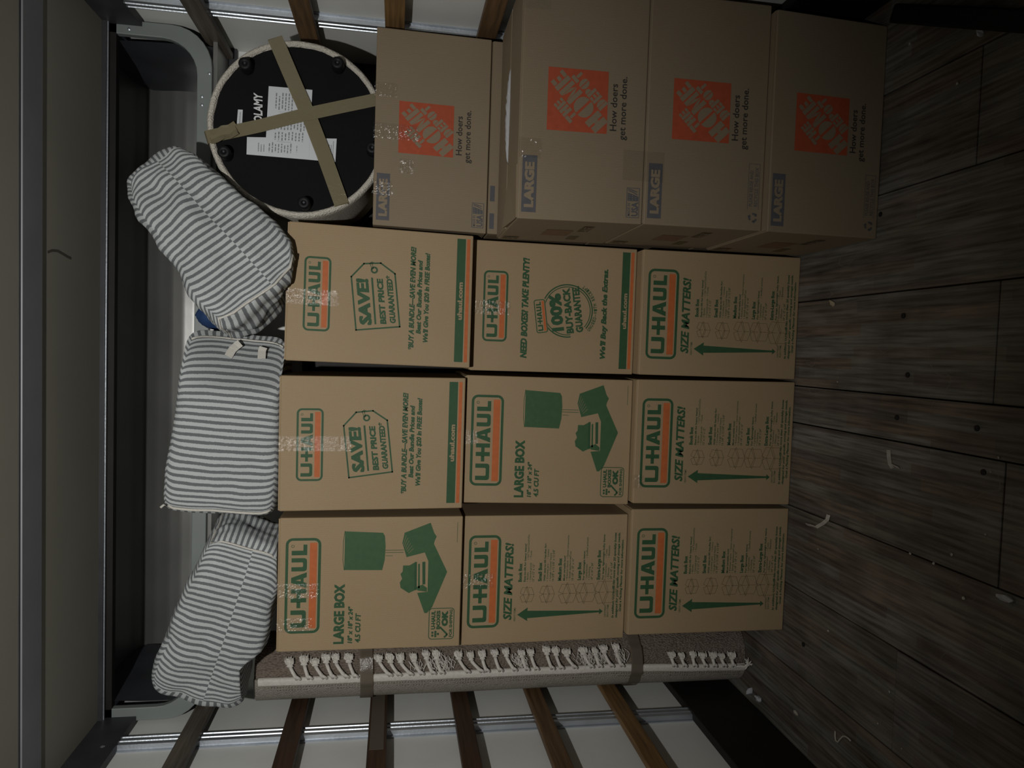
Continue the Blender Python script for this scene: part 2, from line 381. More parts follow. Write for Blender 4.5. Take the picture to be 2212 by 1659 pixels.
def wall_side(name, xs, sgn, label):
    # sgn +1: interior lies towards +x
    w = empty(name, (xs, 0, 0)); tag(w, label, None, None, 'structure')
    def X(d): return xs + sgn * d
    def bxx(d0, d1, y0, y1, z0, z1): 
        a, b = sorted((X(d0), X(d1))); return MB().box(a, b, y0, y1, z0, z1)
    bxx(-0.05, 0.0, YB, YF, 0, ZC).build('wall_panel', 'panel', w)
    for yc in (0.165, -0.46, -1.09, -1.72, -2.35, -2.98, -3.6, -4.2):
        prof = [(0, -0.038), (0.005, -0.038), (0.006, -0.029), (0.023, -0.027), (0.025, -0.014), (0.021, -0.012), (0.021, -0.006), (0.025, -0.004),
                (0.025, 0.012), (0.021, 0.014), (0.021, 0.020), (0.025, 0.022), (0.023, 0.031), (0.006, 0.033), (0.005, 0.042), (0, 0.042)]
        m = MB().extrude(prof, 0.0, 2.40, lambda a, b, t, yc=yc: (X(a), yc + b, t))
        m.build('post', 'alu', w)
    mats = ['slat_grey', 'slat_dark', 'slat_dark', 'slat_dark', 'slat_mid', 'slat_light'] if sgn > 0 else \
           ['slat_grey', 'slat_mid', 'slat_light', 'slat_mid', 'slat_mid', 'slat_light']
    for zc, mt in zip((2.148, 1.80, 1.497, 1.180, 0.877, 0.557), mats):
        bxx(0.026, 0.050, YB + 0.1, (0.50 if zc > 2 else 0.44) if sgn < 0 else 0.43, zc - 0.033, zc + 0.033).build('slat', mt, w, bevel=0.003)
    bxx(0.0, 0.034, YB, YF, 0.0, 0.275).build('kick_board', 'kick', w, bevel=0.004)
    bxx(0.0, 0.030, YB, 0.33, 2.385, ZC).build('header_rail', 'header', w)
    for yy in (0.12, -0.02, -0.16, -0.3):
        MB().add([(X(0.031) , yy + 0.008 * math.cos(a), 2.425 + 0.008 * math.sin(a)) for a in [k * PI / 4 for k in range(8)]] + [(X(0.036), yy, 2.425)],
                 [(k, (k + 1) % 8, 8) for k in range(8)]).build('rivet', 'alu', w, smooth=True)
    return w
wl = wall_side('wall_left', XL, 1, 'white side wall with dark wooden rails and metal posts')
wr = wall_side('wall_right', XR, -1, 'white side wall with brown wooden rails behind the stool')
# short strip of grey tape on the second rail of the left wall
q0 = Vector((-1.049, -0.10, 1.492)); MB().box(-1.0618, -1.0605, -0.03, 0.41, 1.474, 1.523).build('tape_strip', 'brtape', wl)
# smudged sticker residue on the left panel
rs = random.Random(3); mb = MB()
for k in range(34):
    y = -0.135 + rs.uniform(-0.025, 0.025); z = 1.655 + rs.uniform(-0.032, 0.032); a = rs.uniform(0.002, 0.006)
    mb.add([(XL + 0.0006, y - a, z), (XL + 0.0006, y, z - a), (XL + 0.0006, y + a, z), (XL + 0.0006, y, z + a)], [(0, 1, 2, 3)])
mb.build('sticker_residue', 'grayink', wl)

ce = empty('ceiling', (0, 0, ZC)); tag(ce, 'pale ceiling liner with a flat roof bow', None, None, 'structure')
MB().box(XL, XR, YB, 0.315, ZC, ZC + 0.03).build('ceiling_panel', 'ceil', ce)
for yb in (-0.19, -0.83, -1.75, -2.6, -3.5):
    MB().box(XL, XR, yb - 0.058, yb + 0.058, ZC - 0.006, ZC).build('roof_bow', 'bow', ce, bevel=0.002)
    MB().box(XL, XR, yb - 0.066, yb - 0.0582, ZC - 0.0015, ZC + 0.001).build('bow_edge', 'header', ce)
    MB().box(XL, XR, yb + 0.0582, yb + 0.066, ZC - 0.0015, ZC + 0.001).build('bow_edge', 'header', ce)
sc = [atz(102, 545, ZC), atz(112, 541, ZC), atz(124, 542, ZC), atz(136, 549, ZC), atz(146, 555, ZC), atz(153, 558, ZC)]
MB().ribbon([q - Vector((0, 0, 0.0004)) for q in sc], (0, 1, 0.0), 0.008, 0.0006).build('scuff_mark', 'scuff', ce)

# front wall with the attic opening above
wf = empty('wall_front', (0.18, YF, 0)); tag(wf, 'front wall with attic opening framed in grey green metal', None, None, 'structure')
MB().box(XL, XR, YF, YF + 0.03, 1.84, 2.15).build('front_panel', 'panel', wf)
MB().box(XL, XR, YF, YF + 0.03, 0, 1.838).build('shaded_lower_wall', 'kick', wf)  # lower wall coloured dark: shade behind the boxes put into its colour
MB().box(XL, XR, 0.345, YF + 0.6, 2.135, 2.15).build('attic_floor', 'attic', wf)
def rrect(x0, x1, z0, z1, r, n=7):
    pts = []
    for (cx, cz, a0) in ((x1 - r, z0 + r, -PI / 2), (x1 - r, z1 - r, 0), (x0 + r, z1 - r, PI / 2), (x0 + r, z0 + r, PI)):
        for k in range(n + 1):
            a = a0 + PI / 2 * k / n; pts.append((cx + r * math.cos(a), cz + r * math.sin(a)))
    return pts
fo = rrect(XL + 0.012, XR - 0.012, 2.148, 2.72, 0.14); fi = rrect(XL + 0.062, XR - 0.062, 2.199, 2.67, 0.12)
mb = MB(); n = len(fo)
for dy in (0.322, 0.350):
    mb.v += [Vector((a, dy, b)) for a, b in fo] + [Vector((a, dy, b)) for a, b in fi]
for i in range(n):
    j = (i + 1) % n
    mb.f += [(i, j, n + j, n + i), (2 * n + i, 3 * n + i, 3 * n + j, 2 * n + j), (i, 2 * n + i, 2 * n + j, j), (n + i, n + j, 3 * n + j, 3 * n + i)]
mb.build('attic_frame', 'frame', wf, bevel=0.003)
MB().box(XL, XR, 0.300, 0.330, ZC - 0.016, ZC + 0.02).build('ceiling_edge_rail', 'header', wf, bevel=0.003)
MB().box(XL, XR, 0.306, 0.312, ZC - 0.020, ZC - 0.010).build('ceiling_edge_bead', 'alu', wf)
MB().box(XL, XR, 0.322, 0.352, 2.470, 2.75).build('attic_shade_lintel', 'kick', wf)  # black lintel hung low, shaped to keep the lamp off the attic ceiling
# attic shell: ceiling curving down into the nose
prof = [(0.34, 2.575), (0.62, 2.570), (0.76, 2.558), (0.84, 2.535), (0.895, 2.50), (0.932, 2.455), (0.952, 2.41), (0.962, 2.37), (0.970, 2.30), (0.975, 2.15)]
fine = []
for i in range(len(prof) - 1):
    for k in range(5):
        t = k / 5; fine.append((prof[i][0] * (1 - t) + prof[i + 1][0] * t, prof[i][1] * (1 - t) + prof[i + 1][1] * t))
fine.append(prof[-1])
mb = MB(); nx = 40; 
for i in range(nx + 1):
    x = XL - 0.05 + (XR - XL + 0.1) * i / nx
    for (y, z) in fine:
        mb.v.append(Vector((x, y + 0.006 * noise.noise(Vector((x * 4, y * 3, z * 3))), z)))
m_ = len(fine)
for i in range(nx):
    for j in range(m_ - 1):
        mb.f.append((i * m_ + j, (i + 1) * m_ + j, (i + 1) * m_ + j + 1, i * m_ + j + 1))
mb.build('attic_liner', 'attic', wf, smooth=True, fix=False)
for sx, x in ((1, XL + 0.075), (-1, XR - 0.075)):
    mb = MB(); g = 12
    for i in range(g + 1):
        for j in range(g + 1):
            y = 0.345 + 0.52 * i / g; z = 2.15 + 0.44 * j / g
            mb.v.append(Vector((x + sx * 0.018 * noise.noise(Vector((y * 5, z * 5, 3.0 + sx))), y, z)))
    for i in range(g):
        for j in range(g):
            a = i * (g + 1) + j; mb.f.append((a, a + g + 1, a + g + 2, a + 1))
    mb.build('attic_side_plate', 'steel', wf, smooth=True, fix=False)
    for (yy, zz) in ((0.35, 2.20), (0.35, 2.24)):
        pass
for (px, py) in ((436, 208), (436, 226), (452, 158), (300, 38), (278, 62)):
    q = at(px, py, 0.3195)
    MB().add([(q.x + 0.006 * math.cos(a), 0.3215, q.z + 0.006 * math.sin(a)) for a in [k * PI / 4 for k in range(8)]] + [(q.x, 0.317, q.z)],
             [(k, (k + 1) % 8, 8) for k in range(8)]).build('rivet', 'alu', wf, smooth=True)
# galvanised corner plates and ribs on the front wall beside the stool
MB().box(1.10, 1.30, 0.530, 0.5449, 1.90, 2.132).build('corner_plate', 'alu', wf, bevel=0.003)
MB().box(XL, XR, 0.520, 0.5448, 2.105, 2.134).build('soffit_rail', 'header', wf)

# ------------------------------------------------------------------ print artwork (inches on a panel, v downwards)
class Art:
    def __init__(s): s.parts = {}
    def put(s, part, mat, vs, fs, lay=0):
        s.parts.setdefault((part, mat), []).append((list(vs), list(fs), lay))
    def poly(s, part, mat, pts, lay=0):
        s.put(part, mat, pts, [tuple(range(len(pts)))], lay)
    def rect(s, part, mat, u0, u1, v0, v1, lay=0):
        s.poly(part, mat, [(u0, v0), (u1, v0), (u1, v1), (u0, v1)], lay)
    def ring(s, part, mat, outer, inner, lay=0):
        n = len(outer)
        s.put(part, mat, outer + inner, [(i, (i + 1) % n, n + (i + 1) % n, n + i) for i in range(n)], lay)
    def stroke(s, part, mat, pts, w, closed=True, lay=0):
        n = len(pts)
        for i in range(n if closed else n - 1):
            a, b = Vector(pts[i]), Vector(pts[(i + 1) % n]); d = (b - a)
            if d.length < 1e-6: continue
            d.normalize(); nn = Vector((-d.y, d.x)) * w / 2; e = d * w / 2 * (0.9 if closed else 0.2)
            s.poly(part, mat, [tuple(a - e + nn), tuple(b + e + nn), tuple(b + e - nn), tuple(a - e - nn)], lay)
    def text(s, part, mat, t, u0, u1, vt, vb, bold=0.03, shear=0.0, lay=0, xf=None, res=2):
        base = min(bold, 0.022); d = (bold - base) * 0.62        # heavy weights: outline printed again, slightly shifted
        vs, fs = glyphs(t, base, shear, res); c0, c1 = cap(base); c0 -= d * .8; c1 += d * .8
        xs = [p[0] for p in vs]; x0, x1 = min(xs) - d, max(xs) + d
        for k, (dx, dy) in enumerate(((-1, -1), (1, -1), (1, 1), (-1, 1), (0, 0)) if bold > 0.036 else ((0, 0),)):
            out = [(u0 + (p[0] + dx * d - x0) / (x1 - x0) * (u1 - u0), vb + (p[1] + dy * d * .8 - c0) / (c1 - c0) * (vt - vb)) for p in vs]
            if xf: out = [xf(*p) for p in out]
            s.put(part, mat, out, fs, lay + 0.16 * k)
def rot2(cu, cv, deg):
    c, si = math.cos(math.radians(deg)), math.sin(math.radians(deg))
    return lambda u, v: (cu + (u - cu) * c + (v - cv) * si, cv - (u - cu) * si + (v - cv) * c)   # deg > 0 turns the text up to the right

def logo(a, u0, u1, v0, v1, part='logo', stripe='logo_stripe', small=False):
    w, h = u1 - u0, v1 - v0
    t = 0.078 * h; r = 0.20 * h
    a.ring(part, 'green', rrect(u0, u1, v0, v1, r, 5), rrect(u0 + t, u1 - t, v0 + t, v1 - t, r * 0.62, 5))
    lu0, lu1 = u0 + 0.062 * w, u1 - 0.068 * w
    t0, t1 = v0 + 0.17 * h, v0 + 0.605 * h
    a.rect(stripe, 'orange', u0 + 0.052 * w, u1 - 0.05 * w, v0 + 0.68 * h, v0 + 0.885 * h)
    S = (lu1 - lu0) / 1060.0; H = t1 - t0
    def P(x, y): return (lu0 + x * S, t0 + (1 - y) * H)          # y: 0 base .. 1 top
    def U(x0, x1, sw):
        c = 30
        o = [(x0, 1), (x0, c / 175.), (x0 + c * .3, c * .3 / 175.), (x0 + c, 0), (x1 - c, 0), (x1 - c * .3, c * .3 / 175.), (x1, c / 175.), (x1, 1)]
        i = [(x0 + sw, 1), (x0 + sw, .30), (x0 + sw + 6, .265), (x0 + sw + 14, .25), (x1 - sw - 14, .25), (x1 - sw - 6, .265), (x1 - sw, .30), (x1 - sw, 1)]
        pts = [P(*q) for q in o + i]; n = len(o)
        a.put(part, 'green', pts, [(k, k + 1, n + k + 1, n + k) for k in range(n - 1)])
    U(0, 222, 58)
    a.poly(part, 'green', [P(250, .62), P(250, .38), P(325, .38), P(325, .62)])
    for x in (322, 437):
        a.poly(part, 'green', [P(x, 1), P(x, 0), P(x + 56, 0), P(x + 56, 1)])
    a.poly(part, 'green', [P(378, .62), P(378, .38), P(437, .38), P(437, .62)])
    A = lambda x, y: P(506 + x, y)
    a.put(part, 'green', [A(0, 0), A(62, 0), A(76, .2), A(124, .2), A(138, 0), A(200, 0), A(132, 1), A(68, 1), A(88, .38), A(112, .38), A(100, .72)],
          [(0, 1, 2, 8, 10, 7), (2, 3, 9, 8), (3, 4, 5, 6, 10, 9), (6, 7, 10)])
    U(720, 888, 54)
    a.poly(part, 'green', [P(925, 1), P(925, 0), P(1060, 0), P(1060, .25), P(983, .25), P(983, 1)])
    if not small:
        cu, cv, rr = u1 - 0.085 * w, v0 + 0.20 * h, 0.045 * h
        c1 = [(cu + rr * math.cos(k * PI / 6), cv + rr * math.sin(k * PI / 6)) for k in range(12)]
        c2 = [(cu + rr * .7 * math.cos(k * PI / 6), cv + rr * .7 * math.sin(k * PI / 6)) for k in range(12)]
        a.ring(part, 'green', c1, c2)

def footer(a):
    a.rect('footer_band', 'green', 0.75, 17.45, 21.85, 23.0)
    a.rect('footer_stripe', 'orange', 0.75, 17.45, 23.15, 23.6)
    a.text('footer_lettering', 'card', 'uhaul.com', 6.5, 11.6, 22.1, 22.75, 0.055, lay=1)

def art_save():
    a = Art(); logo(a, 4.0, 13.7, 2.2, 5.6)
    f = lambda x, y: ((1103 - (800 + y / 3.95)) / 16.2, (400 + x / 3.95 - 602) / 16.45)
    tg = [f(1380, 915), f(1745, 868), f(1692, 420), f(1570, 338), f(1430, 352), f(1328, 468)]
    a.stroke('price_tag', 'green', tg, 0.2)
    c = f(1518, 400)
    a.ring('price_tag', 'green', [(c[0] + .47 * math.cos(k * PI / 9), c[1] + .47 * math.sin(k * PI / 9)) for k in range(18)],
           [(c[0] + .24 * math.cos(k * PI / 9), c[1] + .24 * math.sin(k * PI / 9)) for k in range(18)])
    a.stroke('price_tag', 'green', [f(1500, 395), f(1478, 345), f(1500, 330)], 0.07, False)
    a.stroke('price_tag', 'green', [f(1510, 392), f(1495, 340), f(1512, 335)], 0.07, False)
    def sl(t, x0, x1, yl, yr, tilt, bold, sh=0):
        ul, ur = f(0, yl)[0], f(0, yr)[0]; v0, v1 = f(x0, 0)[1], f(x1, 0)[1]
        a.text('price_tag', 'green', t, ul, ur, v0, v1, bold, sh, xf=lambda u, v: (u, v - (u - (ul + ur) / 2) * tilt))
    sl('SAVE!', 1388, 1490, 868, 478, 0.11, 0.075)
    a.poly('price_tag', 'green', [f(1533, 858), f(1548, 858), f(1508, 465), f(1492, 465)])
    sl('BEST PRICE', 1560, 1612, 852, 470, 0.11, 0.075)
    sl('GUARANTEED*', 1640, 1690, 842, 440, 0.11, 0.07)
    a.text('slogan#0', 'green', '*BUY A BUNDLE\u2014SAVE EVEN MORE!', 2.1, 15.9, 15.75, 16.45, 0.072, 0.22)
    a.text('slogan#1', 'green', 'Beat Our Bundle Prices and', 4.3, 14.2, 16.7, 17.35, 0.07, 0.22)
    a.text('slogan#2', 'green', "We'll Give You $20 in FREE Boxes!", 3.2, 15.2, 17.65, 18.3, 0.07, 0.22)
    footer(a); return a

def art_buyback():
    a = Art(); logo(a, 4.1, 13.9, 1.75, 5.25)
    a.text('slogan#3', 'green', 'NEED BOXES? TAKE PLENTY!', 1.9, 15.9, 7.25, 8.2, 0.078, 0.2)
    a.text('slogan#4', 'green', "We'll Buy Back the Extras.", 2.1, 14.9, 18.95, 19.75, 0.072, 0.22)
    cu, cv = 8.75, 13.9
    for r0, r1 in ((3.78, 3.60), (3.45, 3.33)):
        pts0, pts1 = [], []
        for k in range(61):
            an = math.radians(-160 + 320 * k / 60 - 60 + 90)
            pts0.append((cu + r0 * math.cos(an), cv - r0 * math.sin(an))); pts1.append((cu + r1 * math.cos(an), cv - r1 * math.sin(an)))
        n = len(pts0)
        a.put('guarantee_badge', 'green', pts0 + pts1, [(i, i + 1, n + i + 1, n + i) for i in range(n - 1)])
    tl = rot2(cu, cv, 8)
    a.text('guarantee_badge', 'green', '100%', cu - 2.7, cu + 2.6, cv - 2.5, cv - 0.75, 0.07, xf=tl, lay=2)
    a.text('guarantee_badge', 'green', 'BUY-BACK', cu - 3.2, cu + 3.2, cv - 0.4, cv + 0.65, 0.065, xf=tl, lay=2)
    a.text('guarantee_badge', 'green', 'GUARANTEE.', cu - 3.2, cu + 3.35, cv + 1.0, cv + 2.05, 0.06, xf=tl, lay=2)
    b = Art(); logo(b, cu - 2.7, cu + 2.0, cv - 4.75, cv - 3.1, 'guarantee_badge', 'badge_stripe', True)
    a.poly('guarantee_badge', 'card', [tl(cu - 2.75, cv - 4.8), tl(cu + 2.05, cv - 4.8), tl(cu + 2.05, cv - 3.05), tl(cu - 2.75, cv - 3.05)], 1)
    for (p_, m_2), lst in b.parts.items():
        for vs_, fs_, ly in lst: a.put(p_, m_2, [tl(*q) for q in vs_], fs_, 2)
    s_ = 'UNUSED\u2013WITH RECEIPT'
    for i, ch in enumerate(s_):
        if ch == ' ': continue
        an = math.radians(-128 + 94 * i / (len(s_) - 1)); rr = 4.15
        x, y = cu + rr * math.cos(an), cv - rr * math.sin(an)
        a.text('guarantee_badge', 'green', ch, x - .15, x + .15, y - .25, y + .25, 0.04, xf=rot2(x, y, math.degrees(an) + 90), lay=0)
    footer(a); return a

def art_large():
    a = Art(); logo(a, 2.45, 15.3, 0.95, 5.45)
    a.text('size_lettering#1', 'green', 'LARGE BOX', 0.85, 9.0, 7.25, 8.6, 0.07)
    a.text('dimension_lettering', 'green', '18" x 18" x 24"', 0.9, 5.95, 9.1, 9.7, 0.065, 0.15)
    a.text('volume_lettering', 'green', '4.5 CU FT', 0.95, 5.0, 10.05, 10.75, 0.065, 0.15)
    f = lambda x, y: ((1086 - (800 + y / 3.95)) / 15.3 + (0.12 if y > 0 else 0), (800 + x / 3.95 - 1005) / 14.75)
    I = 'lamp_drawing'
    a.poly(I, 'lgreen', [f(*q) for q in [(1302, 162), (1590, 178), (1605, 205), (1612, 290), (1608, 400), (1590, 485), (1302, 478)]])
    a.stroke(I, 'green', [f(*q) for q in [(1302, 160), (1292, 240), (1291, 400), (1302, 480)]], 0.07, False)
    a.stroke(I, 'green', [f(1612, 322), f(1752, 322)], 0.07, False); a.stroke(I, 'green', [f(1612, 341), f(1752, 341)], 0.07, False)
    a.stroke('pull_chain_drawing', 'green', [f(1615, 368), f(1668, 368)], 0.06, False)
    I = 'cushion_drawing'
    a.poly(I, 'lgreen', [f(*q) for q in [(1755, 180), (1955, 100), (1985, 185), (2005, 215), (1990, 250), (1985, 275), (1915, 345), (1775, 382), (1740, 265)]])
    for k in range(6):
        a.stroke(I, 'card', [f(1768 + k * 12, 200 + 22 * k), f(1748 + k * 8, 280 + 14 * k)], 0.035, False, 1)
    I = 'cloth_drawing'
    a.poly(I, 'lgreen', [f(*q) for q in [(1985, 275), (2095, 510), (1985, 800), (1945, 850), (1925, 850), (1865, 680), (1945, 672), (1945, 418), (1915, 345)]])
    I = 'toy_drawing'
    a.poly(I, 'lgreen', [f(*q) for q in [(1750, 450), (1800, 450), (1850, 420), (1856, 652), (1800, 680), (1735, 635), (1728, 590), (1745, 560), (1732, 520), (1748, 500)]])
    a.poly(I, 'green', [f(*q) for q in [(1838, 424), (1856, 422), (1860, 655), (1842, 658)]], 1)
    a.poly(I, 'lgreen', [f(*q) for q in [(1866, 440), (1880, 438), (1884, 640), (1870, 642)]])
    a.poly(I, 'green', [f(*q) for q in [(1898, 424), (1922, 422), (1926, 610), (1904, 612)]])
    a.poly(I, 'lgreen', [f(*q) for q in [(1856, 630), (1905, 612), (1940, 640), (1940, 672), (1866, 660)]])
    a.ring('shipping_badge', 'green', rrect(1.05, 5.4, 19.75, 23.2, 0.45, 4), rrect(1.15, 5.3, 19.85, 23.1, 0.37, 4))
    a.text('shipping_badge', 'green', 'U-HAUL', 2.45, 5.05, 20.1, 20.65, 0.075)
    a.text('shipping_badge', 'green', 'BOXES', 2.45, 5.05, 20.8, 21.3, 0.075)
    for (x, y) in ((1.6, 20.3), (2.0, 20.3), (1.5, 20.7), (1.8, 20.7), (2.1, 20.7), (1.8, 21.05)):
        a.rect('shipping_badge', 'green', x - .14, x + .14, y - .14, y + .14)
    a.stroke('shipping_badge', 'green', [(1.3, 21.9), (1.7, 22.3), (2.75, 21.3)], 0.24, False)
    a.text('shipping_badge', 'green', 'OK', 2.85, 5.0, 21.5, 22.35, 0.10)
    a.text('shipping_badge', 'green', 'FOR SHIPPING', 1.35, 5.15, 22.55, 22.95, 0.05)
    a.rect('edge_mark', 'green', 14.4, 17.2, 23.28, 23.33)
    return a

def art_size():
    a = Art(); logo(a, 2.35, 15.3, 1.0, 5.55)
    a.text('headline', 'green', 'SIZE MATTERS!', 3.3, 14.2, 6.15, 7.35, 0.05, 0.2)
    ent = [('Book Box', 4.2, 'Easy-to-lift for heavy items!', 7.9, ['\u2022 Books', '\u2022 Canned goods'], ['\u2022 Vid Tapes/CDs/DVDs', '\u2022 Tools'], '12" x 12" x 12"'),
           ('Small Box', 4.3, 'With easy-to-lift handles for:', 7.9, ['\u2022 Cookie jars', '\u2022 Large Crystal Items'], ['\u2022 Linens', ''], '16 3/8" x 12 5/8" x 12 5/8"'),
           ('Medium Box', 5.2, 'Most versatile box!', 5.2, ['\u2022 Kitchen items', '\u2022 Small appliances'], ['\u2022 Stereo components', '\u2022 Toys'], '18 1/8" x 18" x 16"'),
           ('Large Box', 4.2, 'For lightweight items:', 6.2, ['\u2022 Lampshades', '\u2022 Clothing'], ['\u2022 Stuffed animals', ''], '18" x 18" x 24"'),
           ('Extra-Large Box', 6.9, 'For large, lightweight bulky items:', 9.6, ['\u2022 Comforters', '\u2022 Pillows'], ['\u2022 Coats', '\u2022 Blankets'], '24" x 18" x 24"')]
    u = 8.65
    for i, (h, hw, s1, w1, c1, c2, dm) in enumerate(ent):
        v = 8.15 + 2.87 * i
        a.text('size_entry#%d' % i, 'green', h, u, u + hw * 0.62, v, v + .52, 0.065)
        a.text('size_entry#%d' % i, 'green', s1, u, u + w1 * 0.68, v + .78, v + 1.05, 0.04)
        for k in range(2):
            a.text('size_entry#%d' % i, 'green', c1[k], u, u + 0.19 * len(c1[k]), v + 1.2 + .4 * k, v + 1.45 + .4 * k, 0.015)
            if c2[k]: a.text('size_entry#%d' % i, 'green', c2[k], u + 3.15, u + 3.15 + 0.175 * len(c2[k]), v + 1.2 + .4 * k, v + 1.45 + .4 * k, 0.015)
        a.text('size_entry#%d' % i, 'green', dm, u, u + 0.165 * len(dm), v + 2.0, v + 2.3, 0.015)
    for i, (sz, hh) in enumerate(((1.0, 1.15), (1.1, 1.15), (1.3, 1.5), (1.3, 2.0), (1.55, 1.95))):
        cu, v0 = 6.8, 8.95 + 2.87 * i - (0.35 if i > 2 else 0)
        w = sz; d = w * 0.5; hh *= 0.72; t = 0.045
        Lp, Rp, Bp, Fp = (cu - w, v0 + d * .75), (cu + w, v0 + d * .75), (cu, v0), (cu, v0 + d * 1.5)
        dn = lambda q: (q[0], q[1] + hh)
        for seg in ([Lp, Fp, Rp, Bp, Lp], [Lp, dn(Lp), dn(Fp), dn(Rp), Rp], [Fp, dn(Fp)], [Bp, (cu, v0 + d)],
                    [Lp, (cu - w * 1.05, v0 - .15), (cu - .25, v0 - d * .95), Bp], [Rp, (cu + w * 1.05, v0 - .15), (cu + .25, v0 - d * .95), Bp],
                    [Lp, (cu - w * 1.2, v0 + d * 1.0), (cu - .1, v0 + d * 1.75), Fp], [Rp, (cu + w * 1.2, v0 + d * 1.0), (cu + .1, v0 + d * 1.75), Fp]):
            a.stroke('box_icon#%d' % i, 'brown', seg, t, False)
    a.poly('arrow', 'green', [(4.0, 8.15), (5.0, 9.65), (4.52, 9.62), (4.16, 20.2), (4.45, 20.2), (4.02, 20.75), (3.6, 20.2), (3.9, 20.2), (3.46, 9.62), (3.05, 9.65)])
    a.text('arrow_caption#0', 'green', 'HEAVY ITEMS', 3.1, 5.0, 7.65, 7.92, 0.015)
    a.text('arrow_caption#1', 'green', 'LIGHTWEIGHT', 3.2, 5.0, 20.95, 21.2, 0.015)
    a.text('arrow_caption#2', 'green', 'BULKY ITEMS', 3.2, 5.0, 21.35, 21.6, 0.015)
    a.text('fine_print#0', 'green', 'In addition, U-Haul\u00ae has more than 20 specialty boxes', 3.0, 15.4, 22.05, 22.38, 0.05, 0.2)
    a.text('fine_print#1', 'green', 'designed for your specific moving and storage needs.', 3.0, 15.4, 22.6, 22.93, 0.05, 0.2)
    a.text('fine_print#2', 'green', 'Grab a Packing Planner for more information.', 3.9, 14.4, 23.15, 23.48, 0.05, 0.2)
    return a

